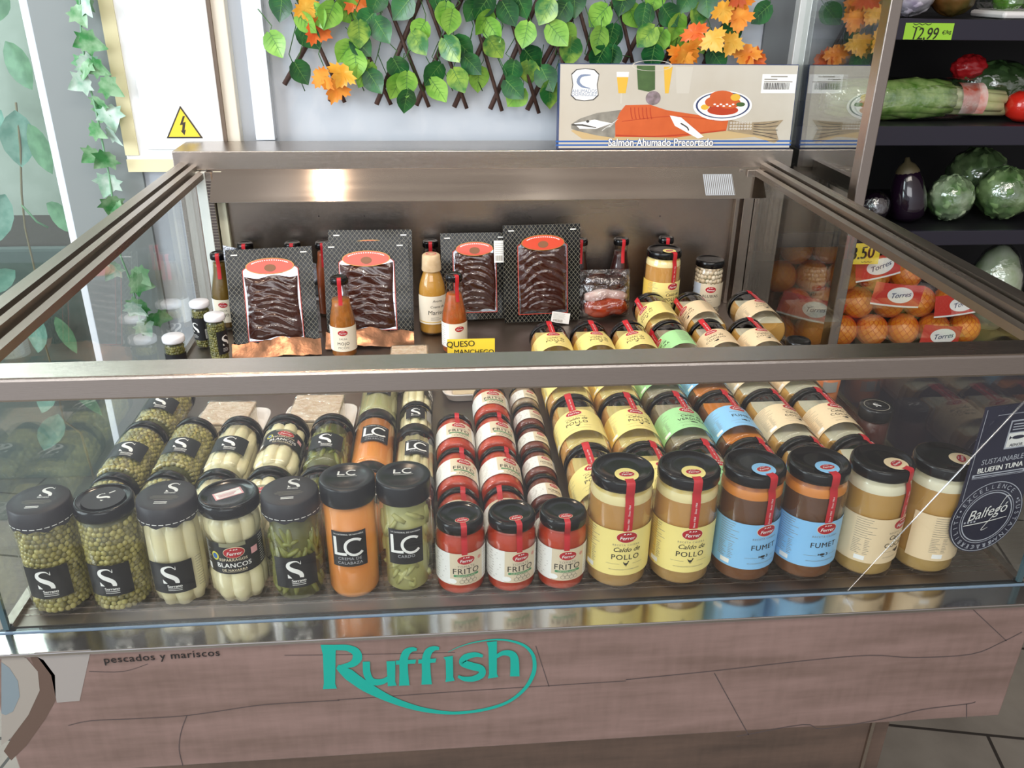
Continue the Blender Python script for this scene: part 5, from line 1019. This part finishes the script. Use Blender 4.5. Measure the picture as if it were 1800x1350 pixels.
for grp, cv_, Y in ((sl_, c2p, 2.212), (bs_, c2p, 2.200), (sl3, c3p, 2.212), (bs3, c3p, 2.200)):
    for a, b in grp:
        p0, p1 = at(*cv_(*a), Y), at(*cv_(*b), Y); up = 1 if p1.z > p0.z else 0; d_ = (p1-p0)*(EXT/abs(p1.z-p0.z)); p0, p1 = (p0, p1+d_) if up else (p0-d_, p1); m = MB(); mid = p0.lerp(p1, .5)+Vector((.003, 0, .002)); m.tube([p0, p0.lerp(mid, .5), mid, p1.lerp(mid, .5), p1], [.0062, .006, .0058, .006, .0062] if Y > 2.205 else [.0042, .004, .0042, .0045, .0048], TW, 8); lpart(m, 'twig')
GL = [(492, 15, 'd'), (487, 80, 'l'), (530, 130, 'd'), (560, 30, 'l'), (545, 68, 'd'), (540, 42, 'l'), (578, 30, 'l'), (613, 22, 'l'), (640, 38, 'd'), (632, 62, 'v'), (673, 55, 'd'), (637, 82, 'd'), (605, 93, 'l'), (625, 115, 'l'), (640, 132, 'l'), (660, 145, 'd'), (702, 124, 'd'), (697, 155, 'l'), (715, 150, 'l'), (714, 180, 'd'), (705, 16, 'd'), (735, 56, 'l'), (738, 78, 'v'), (760, 132, 'd'), (771, 160, 'l'), (775, 8, 'd'), (792, 40, 'l'), (782, 30, 'l'), (797, 88, 'v'), (815, 84, 'd'), (832, 115, 'd'), (807, 143, 'v'), (843, 142, 'l'), (848, 12, 'd'), (850, 42, 'l'), (868, 55, 'l'), (873, 86, 'v'), (917, 12, 'd'), (895, 25, 'd'), (923, 63, 'l'), (940, 105, 'd'), (900, 128, 'd'), (930, 130, 'v'), (905, 157, 'd'), (903, 173, 'l'), (958, 22, 'v'), (985, 25, 'd'), (982, 62, 'l'), (1000, 60, 'l'), (1003, 93, 'v'), (962, 140, 'd'), (966, 168, 'v'), (830, 20, 'd'), (1050, 30, 'l'), (1050, 73, 'l'), (1075, 70, 'd'), (1115, 30, 'l'), (1130, 32, 'd'), (1135, 66, 'v'), (1155, 75, 'l'), (1075, 103, 'd'), (1053, 106, 'd'), (1146, 103, 'd'), (1180, 30, 'd'), (1190, 50, 'l'), (1193, 75, 'l'), (1225, 30, 'v'), (1232, 76, 'l'), (1242, 8, 'd'), (1283, 58, 'd'), (1335, 25, 'd'), (1095, 4, 'd'), (1010, 8, 'd'), (1205, 5, 'd'), (1150, 2, 'l'), (660, 4, 'd'), (1262, 105, 'd')]
ML = [(540, 18, OYL), (562, 55, ORD), (568, 140, OOR), (597, 135, OYL), (590, 160, OOR), (628, 2, ORD), (1273, 22, OYL), (1303, 12, OOR), (1300, 36, OOR), (1222, 62, ORD), (1255, 72, OYL), (1285, 78, OYL), (1312, 100, OOR), (1195, 103, OOR), (1216, 94, OOR), (1290, -8, ORD), (1328, 108, ORD)]
gl, ml, vn = MB(), MB(), MB(); rn = random.Random(21)
for px_, py_, k in GL:
    Y = 2.188-rn.uniform(0, .03); sz = rn.uniform(.054, .066); a = rn.uniform(-.9, .9); p = at(px_, py_, Y)+Vector((math.sin(a)*.5*sz, 0, .5*sz*math.cos(a))); leaf(gl, p, sz, {'d': LDK, 'l': LLT, 'v': LYG}[k], a, rn.uniform(.05, .5), rn.uniform(-.5, .5), 'heart', VEIN); vn.tube([p, p+Vector((rn.uniform(-.02, .02), .015, .015)), p+Vector((rn.uniform(-.03, .03), .025, .05))], .0011, GV, 5)
for px_, py_, m in ML:
    Y = 2.178-rn.uniform(0, .03); sz = rn.uniform(.062, .074); a = rn.uniform(-1.2, 1.2); p = at(px_, py_, Y)+Vector((math.sin(a)*.5*sz, 0, .5*sz*math.cos(a))); leaf(ml, p, sz, m, a, rn.uniform(.05, .5), rn.uniform(-.5, .5), 'maple')
for i in range(95):
    Y = 2.188-rn.uniform(0, .03); sz = rn.uniform(.054, .066); a = rn.uniform(-.9, .9); p = at(490+(i % 19)*45+rn.uniform(-18, 18), -26-(i//19)*40+rn.uniform(-14, 10), Y)+Vector((math.sin(a)*.5*sz, 0, .5*sz*math.cos(a)))
    leaf(gl, p, sz, (LDK, LLT, LDK, LYG)[i % 4], a, rn.uniform(.05, .5), rn.uniform(-.5, .5), 'heart', VEIN)
for i in range(16):
    x = 500+i*52; vn.tube([at(x-6, -200, 2.196), at(x, -15, 2.196), at(x+20, 45, 2.19), at(x+8, 95, 2.192), at(x+36, 160 if x < 950 else 100, 2.196)], .0013, GV, 5)
lpart(gl, 'green_leaves'); lpart(ml, 'autumn_leaves'); lpart(vn, 'vine_stems')
# ================================================================ ivy garland on the left wall
iv = thing('ivy_garland', 'variegated ivy garland hanging on the grey wall left of the white cabinet', 'garland', (-.8, 2.19, 1.2)); OFF2 = Vector((-.8, 2.19, 1.2))
def ipart(mb, name): o = mb.build(name, iv); o.location = -OFF2; return o
IVG, IVP = leafmat('ivy leaf', '#3f8a4a', '#8fb58c'), leafmat('pale ivy leaf', '#8fb9a0', '#c6d8cb')
IL = [(140, -190), (155, -160), (132, -140), (150, -110), (128, -90), (146, -60), (136, -35), (150, 5), (133, 30), (148, 15), (145, 85), (168, 88), (140, 122), (152, 115), (160, 130), (160, 158), (178, 160), (170, 188), (188, 203), (180, 210), (158, 240), (186, 243), (175, 285), (205, 287), (195, 325), (203, 360), (198, 372), (214, 475), (233, 490), (228, 512), (226, 545), (256, 545), (262, 570), (246, 580), (275, 568)]
m1, m2 = MB(), MB()
for i, (px_, py_) in enumerate(IL):
    p = at(px_, py_, 2.165)+Vector((0, rn.uniform(-.02, .015), .025)); leaf(m1, p, rn.uniform(.052, .068), IVP if i % 3 == 0 else IVG, rn.uniform(-1.3, 1.3), rn.uniform(0, .6), rn.uniform(-.7, .7), 'ivy')
m2.tube([at(*q, 2.18) for q in ((140, -200), (138, -100), (140, -10), (143, 60), (152, 130), (168, 190), (180, 250), (192, 310), (201, 372), (212, 450), (232, 500), (245, 560), (252, 590))], .0026, mat('ivy stem', '#7aa884', .5), 6)
ipart(m1, 'ivy_leaves'); ipart(m2, 'ivy_stem')
# ================================================================ pale plants beyond the left window
EU = leafmat('pale eucalyptus leaf', '#7fb0a0', '#a9cdbf', .4); EG = leafmat('dull green leaf', '#5d8a62', '#7ba67c', .4)
hp = thing('climbing_plant', 'climber with large pale leaves behind the left window glass', 'plant', (-1.2, 2.45, 0)); m1, m2 = MB(), MB()
for px_, py_, sz, a, mm in ((20, 120, .13, -.5, EG), (10, 10, .08, .3, EG), (12, 235, .12, .8, EU), (38, 245, .15, .1, EU), (60, 265, .14, -.5, EG), (22, 395, .17, .6, EU), (90, 395, .12, -1.0, EG), (35, 510, .12, 1.1, EU), (70, 585, .14, .2, EU), (105, 590, .12, -.4, EG), (95, 690, .15, .3, EU), (130, 705, .14, -.6, EG), (110, 760, .13, .5, EU)):
    p = at(px_, py_, 2.45)+Vector((0, 0, sz*.5)); leaf(m1, p, sz, mm, a, rn.uniform(0, .4), rn.uniform(-.5, .5), 'oval')
m2.tube([at(*q, 2.46) for q in ((28, 180), (36, 260), (38, 340), (44, 400), (60, 470), (70, 520), (72, 580), (95, 660), (112, 740))], .003, mat('woody stem', '#8f7a5a', .6), 6); m2.tube([at(38, 360, 2.46), at(65, 390, 2.45), at(85, 400, 2.45)], .003, EG, 6)
m2.tube([Vector((-1.12, 2.46, 0)), Vector((-1.13, 2.46, .2)), at(112, 740, 2.46)], .004, mat('woody stem', '#8f7a5a', .6), 6)
for m, nm in ((m1, 'pale_leaves'), (m2, 'stem')): o = m.build(nm, hp); o.location = (1.2, -2.45, 0)
pb = thing('planter', 'grey planter box on the ground behind the left window', 'planter', (-1.6, 2.62, 0)); m = MB(); m.box(-.95, .62, -.10, .30, 0, .78, mat('grey render', '#5d6a66', .7, noise=(6, '#485450', .5)), .01); m.build('trough', pb); m = MB(); m.box(-.93, .60, -.08, .28, .75, .785, mat('potting soil', '#3b332a', .9, bump=(60, .8)), .01); m.build('soil', pb)
# ================================================================ produce shelves on the right
SY = 2.25; sh = thing('produce_shelves', 'dark produce shelving with purple edged shelves to the right of the counter', 'shelving', (1.5, SY, 0))
BLK = mat('black shelf back', '#0b0b0e', .6); SHM = mat('shelf purple black', '#23202e', .4, 0, .2); SHT = mat('shelf top black', '#131217', .5)
def spart(mb, name): o = mb.build(name, sh); o.location = (-1.5, -SY, 0); return o
SX0, SX1 = .925, 2.35
spart(MB().box(SX0, SX1, SY+.52, SY+.54, 0, 2.1, BLK), 'back'); spart(MB().box(SX0-.02, SX0, SY+.03, SY+.54, 0, 2.1, BLK), 'side')
for z0, z1 in ((1.378, 1.428), (1.115, 1.166), (.838, .880), (.47, .52)):
    spart(MB().box(SX0, SX1, SY+.004, SY+.52, z1-.012, z1-.002, SHT), 'shelf'); spart(MB().box(SX0, SX1, SY-.012, SY+.004, z0, z1, SHM, .002), 'shelf_edge')
spart(MB().box(SX0, SX1, SY+.02, SY+.50, 0, .45, SHM), 'base')
a, b = at(1593, 40, SY-.014), at(1672, 70, SY-.014); GRC = mat('green price card', '#9fd23a', .5); m = MB(); w_, h_ = b.x-a.x, a.z-b.z; m.box(-w_/2, w_/2, 0, .001, -h_/2, h_/2, GRC); f = flat((0, -.0004, 0), (1, 0, 0), (0, 0, 1), .0004)
m.text(f, '12,99', .040, -.010, -.019, PEN, 1, .15, .01, 0, .8); m.text(f, '€/kg', .013, .048, -.006, PEN, 1, .1, .01, R(8)); 
for i in range(2): m.stroke(f, [(-.045+.008*j, .0165-.007*i+.0018*(-1)**j) for j in range(7-i*3)], .0016, PEN, 1, 2)
o = m.build('price_card', None, ((a.x+b.x)/2, SY-.0135, (a.z+b.z)/2)); tag(o, 'green price card reading 12,99 on the top shelf edge', 'price card')
a, b = at(1494, 428, SY-.05), at(1543, 464, SY-.05); m = MB(); w_, h_ = b.x-a.x, a.z-b.z; m.box(-w_/2, w_/2, 0, .001, -h_/2, h_/2, YEL); m.text(f, '3.50', .050, -.004, -.014, PEN, 1, .1, .03, R(5), .8); m.stroke(f, [(-.004+.005*j, -.0235+.0016*(-1)**j) for j in range(7)], .0014, PEN, 1, 2)
o = m.build('price_card', None, ((a.x+b.x)/2, SY-.05, (a.z+b.z)/2)); tag(o, 'yellow price card reading 3.50 stuck among the netted oranges', 'price card')
# wrapped vegetables
def crinkle(m, c, rx, ry, rz, mt, amp, seed, nu=52, nv=34):
    rn = random.Random(seed); ph = [rn.uniform(0, 6) for _ in range(6)]; vs = []
    for j in range(nv+1):
        t = math.pi*j/nv
        for i in range(nu):
            p = 6.2832*i/nu; k = 1+amp*(math.sin(5*p+ph[0]+3*t)+.7*math.sin(9*p-4*t+ph[1])+.5*math.sin(13*t+ph[2]+2*p)+.4*math.sin(17*p+9*t+ph[3])+.3*math.sin(23*t-11*p+ph[4])); vs.append(Vector(c)+Vector((rx*k*math.sin(t)*math.cos(p), ry*k*math.sin(t)*math.sin(p), rz*k*math.cos(t))))
    m.add(vs, [(j*nu+i, (j+1)*nu+i, (j+1)*nu+(i+1) % nu, j*nu+(i+1) % nu) for j in range(nv) for i in range(nu)], mt, True); return m
WRAP = thin_glass('crinkled wrap', (.92, .94, .94), .18, .7, .16, 2.0, 22)
def wrapped(name, label, cat, px_, py_, Y, zs, rx, rz, mt, amp, seed, group=None, wrap=True, ry=None):
    p = at(px_, py_, Y); ry = ry or rx; root = thing(name, label, cat, (p.x, Y, zs), (0, 0, 0), group); m = MB(); crinkle(m, (0, 0, rz*(1+2*amp)), rx, ry, rz, mt, amp, seed); m.build(name.split('_')[-1], root)
    if wrap: m = MB(); crinkle(m, (0, 0, rz*1.06+.003), rx*1.07, ry*1.07, rz*1.05, WRAP, .012, seed+3); m.build('cling_wrap', root)
    return root
LET = mat('lettuce leaf', '#5f8a45', .45, noise=(14, '#ccd8b8', .35), bump=(30, .7)); LET2 = mat('dark lettuce leaf', '#3f6d2c', .45, noise=(12, '#a7bf85', .4), bump=(30, .7)); AUB = mat('aubergine skin', '#1d0f1f', .12, 0, .8)
wrapped('wrapped_lettuce', 'film wrapped lettuce head beside the tall aubergine', 'lettuce', 1670, 350, SY+.10, .880, .060, .062, LET, .05, 3, 'wrapped lettuces')
wrapped('wrapped_lettuce', 'film wrapped lettuce head at the right end of the aubergine shelf', 'lettuce', 1763, 345, SY+.11, .880, .074, .071, LET2, .05, 8, 'wrapped lettuces')
wrapped('wrapped_lettuce', 'dark film wrapped lettuce at the back of the aubergine shelf', 'lettuce', 1712, 330, SY+.31, .880, .085, .080, LET2, .05, 12, 'wrapped lettuces')
wrapped('wrapped_aubergine', 'round film wrapped aubergine right beside the steel post', 'aubergine', 1538, 355, SY+.08, .880, .040, .043, AUB, .01, 5, 'aubergines')
wrapped('wrapped_aubergine', 'film wrapped aubergine seen through the partition glass', 'aubergine', 1472, 350, SY+.10, .880, .052, .046, AUB, .01, 6, 'aubergines')
p = at(1606, 345, SY+.09); root = thing('aubergine', 'tall dark aubergine leaning upright beside the wrapped lettuce', 'aubergine', (p.x, SY+.09, .880), (R(-8), R(-9), 0), 'aubergines')
MB().lathe([(0, .004), (.024, .004), (.044, .018), (.0515, .045), (.049, .085), (.041, .120), (.031, .145), (.020, .160), (0, .163)], AUB, 30).build('fruit', root); MB().lathe([(.0325, .138), (.033, .146), (.022, .163), (.009, .172), (.006, .184), (0, .185)], mat('aubergine cap', '#5a5038', .5), 14).build('calyx', root)
# leek and celery bundle
p0, p1 = at(1448, 184, SY+.10), at(1665, 184, SY+.10); p2 = at(1766, 192, SY+.10); zc = 1.166+.056
root = thing('celery_bundle', 'long film wrapped bundle of celery with pale stalk ends on the middle shelf', 'celery', (p0.x, SY+.10, 1.166)); m = MB(); L = p1.x-p0.x
for i in range(15):
    a = 6.2832*i/15; ra = random.Random(i); m.tube([(L*t, (.028+.006*math.sin(7*t+i))*math.cos(a), .055+(.031+.007*math.sin(9*t+i*2))*math.sin(a)) for t in (0, .12, .3, .5, .7, .88, 1)], [.006, .017, .020, .019, .020, .017, .012], mat('celery leaf', '#5f8f2e', .45, noise=(32, '#b4cc7c', .35), bump=(60, .8)), 8)
m.tube([(0, 0, .055), (L, 0, .055)], [.03, .036], mat('celery leaf', '#6f9a34', .45), 10); m.build('leaves', root)
for i in range(6):
    a = 6.2832*i/6+.3; m = MB(); L2 = (p2.x-p1.x)*(.82+.18*((i*37) % 10)/10); m.tube([(L-.03, .022*math.cos(a), .055+.024*math.sin(a)), (L+L2*.5, .024*math.cos(a), .048+.022*math.sin(a)), (L+L2, .024*math.cos(a), .044+.020*math.sin(a))], [.015, .0145, .0135], mat('pale stalk', '#d5d3a2', .4, noise=(30, '#b9c487', .5)), 9); m.build('stalk', root)
m = MB(); n_ = 10; xx0, xx1 = L+.015, L+.085; vs = [(xx, -.0475*math.cos(R(a)), .052+.0475*math.sin(R(a))) for xx in (xx0, (xx0+xx1)/2, xx1) for a in range(-40, 81, 12)]
m.add(vs, [(j*11+i, j*11+i+1, (j+1)*11+i+1, (j+1)*11+i) for j in range(2) for i in range(10)], mat('red film label', '#d4553a', .3, 0, .5, noise=(18, '#e9ddd4', .3)), True); m.build('film_label', root)
m = MB(); m.tube([(-.02+(L+.08)*i/8, 0, .056) for i in range(9)], [.046, .056, .057, .056, .057, .056, .056, .055, .050], WRAP, 20, False); m.build('film', root)
p = at(1738, 133, SY+.16); root = thing('broccoli_bag', 'red topped bag of greens on the middle shelf', 'bag', (p.x+.06, SY+.22, 1.166)); m = MB(); crinkle(m, (0, 0, .078), .115, .06, .064, mat('bagged greens', '#2f4a24', .5, noise=(20, '#4f6d3a', .5), bump=(40, .9)), .05, 4); m.build('greens', root); m = MB(); crinkle(m, (-.085, 0, .125), .05, .035, .036, mat('red bag top', '#b51f24', .35, 0, .4), .045, 7); m.build('bag_top', root); m = MB(); crinkle(m, (.01, 0, .079), .125, .066, .067, WRAP, .02, 5); m.build('bag_film', root)
p = at(1800, 188, SY+.07); root = thing('red_tomato', 'large red tomato at the right end of the middle shelf', 'tomato', (p.x, SY+.07, 1.166)); MB().lathe([(0, .003), (.02, .0), (.042, .014), (.050, .040), (.044, .066), (.022, .080), (0, .076)], mat('tomato skin', '#c9281c', .2, 0, .6), 28).build('fruit', root)
wrapped('wrapped_onions', 'film wrapped purple and white onion tray on the top shelf', 'onions', 1597, 2, SY+.09, 1.428, .060, .045, mat('purple onion', '#a893b4', .4, noise=(16, '#e8e2e6', .3)), .03, 5)
wrapped('ripe_squash', 'brown orange squash on the top shelf', 'squash', 1676, -8, SY+.12, 1.428, .058, .052, mat('squash skin', '#7a4a22', .4, noise=(12, '#4a4a22', .4)), .02, 9, None, False)
root = thing('pepper_tray', 'white tray of wrapped green peppers at the right of the top shelf', 'tray', (at(1806, 10, SY+.08).x, SY+.10, 1.428)); MB().box(-.09, .12, -.07, .09, 0, .018, FOAM, .008).build('tray', root)
for i, (dx, dy) in enumerate(((-.045, 0), (.03, -.01), (.085, .01))): m = MB(); crinkle(m, (dx, dy, .048), .038, .04, .032, mat('green pepper', '#5d8f2c', .25, 0, .5), .05, i); m.build('green_pepper', root)
m = MB(); m.box(-.088, .118, -.068, .088, .016, .088, WRAP, .02); m.build('film', root)
p = at(1752, 540, SY+.12); root = thing('napa_cabbage', 'pale green napa cabbage in film standing on the lowest shelf', 'cabbage', (p.x, SY+.16, .520)); m = MB()
m.lathe([(0, .003), (.045, .003), (.072, .05), (.080, .11), (.070, .18), (.045, .235), (.015, .262), (0, .265)], mat('napa leaf', '#a9bf86', .45, noise=(14, '#e2e6cf', .4), bump=(25, .8)), 26); m.build('head', root); MB().lathe([(.048, .001), (.077, .05), (.085, .11), (.075, .185), (.05, .242), (.018, .27), (0, .272)], WRAP, 26).build('film', root)
# netted oranges
ORG = mat('orange peel', '#f0982a', .38, 0, .15, noise=(12, '#e88a1c', .5), bump=(160, .35)); NET = mat('orange net', '#e25a22', .5)
OR_ = .0455; omesh = MB().ball((0, 0, 0), OR_, ORG, 24, 16).mesh('orange')
nm_ = MB()
for s_ in (1, -1):
    for k in range(14):
        nm_.tube([((OR_+.0015)*math.sin(t)*math.cos(6.2832*k/14+s_*t*.9), (OR_+.0015)*math.sin(t)*math.sin(6.2832*k/14+s_*t*.9), (OR_+.0015)*math.cos(t)) for t in [math.pi*(j+.6)/15.2 for j in range(15)]], .0006, NET, 3, False)
netmesh = nm_.mesh('net')
layers = [(2.285, .520+OR_, [1372, 1434, 1496, 1558, 1620, 1682, 1744], 'bottom'), (2.312, .520+OR_+.078, [1402, 1464, 1527, 1589, 1651, 1712], 'second'), (2.335, .520+OR_+.156, [1400, 1462, 1524, 1586, 1648], 'third'), (2.36, .520+OR_+.234, [1425, 1488, 1550], 'top')]
ordn = ('first', 'second', 'third', 'fourth', 'fifth', 'sixth', 'seventh'); nets = {}; first = None; spots = []
for li, (Y, z, xs, nm) in enumerate(layers):
    x0 = at(layers[0][2][0], 560, layers[0][0]).x+.04825*(li % 2)
    for i in range(len(xs)):
        x = x0+i*.0965+random.uniform(-.0008, .0008)
        o = link('orange', omesh, None, (x, Y, z), (random.uniform(0, 6), random.uniform(0, 6), 0)); tag(o, 'netted orange in the %s layer, %s from the left' % (nm, ordn[i]), 'orange', 'oranges in nets'); spots.append((x, Y, z))
for bi, (lo, hi, w_) in enumerate(((0, 1.32, 'behind the steel post'), (1.32, 1.52, 'in the middle of the orange pile'), (1.52, 3, 'at the right end of the orange pile'))):
    mine = [q for q in spots if lo <= q[0] < hi]; cx_ = sum(q[0] for q in mine)/len(mine); root = thing('orange_net', 'orange fruit net with red and white band '+w_, 'net bag', (cx_, 2.24, .52), (0, 0, 0), 'orange nets')
    for q in mine: link('net', netmesh, root, (q[0]-cx_, q[1]-2.24, q[2]-.52))
    for px_, py_, rt, ww in (((1430, 545, -14, .20),), ((1580, 520, -6, .15), (1545, 470, 12, .13)), ((1690, 535, 8, .15), (1655, 592, -4, .12)))[bi]:
        c = at(px_, py_, 2.220); g = flat((c.x-cx_, c.y-2.24, c.z-.52), (math.cos(R(rt)), 0, math.sin(R(rt))), (-math.sin(R(rt)), 0, math.cos(R(rt))), .0004); bend = lambda u, v, h=0, g=g: g(u, v, h)+Vector((0, .018*(u/.08)**2*.5, 0))
        m = MB(); m.rect(bend, -ww/2, -.034, ww/2, .034, mat('red net band', '#cf3529', .3, 0, .4), 16, 4, 0); m.rect(bend, -ww/2, -.034, ww/2, -.029, WHITE, 16, 1, 1); m.oval(bend, .005, .002, .040, .024, PW, 28, 3, 2); m.text(bend, 'Torres', .022, .006, -.005, NAVY, 3, .3, .01, R(10)); m.build('band', root)
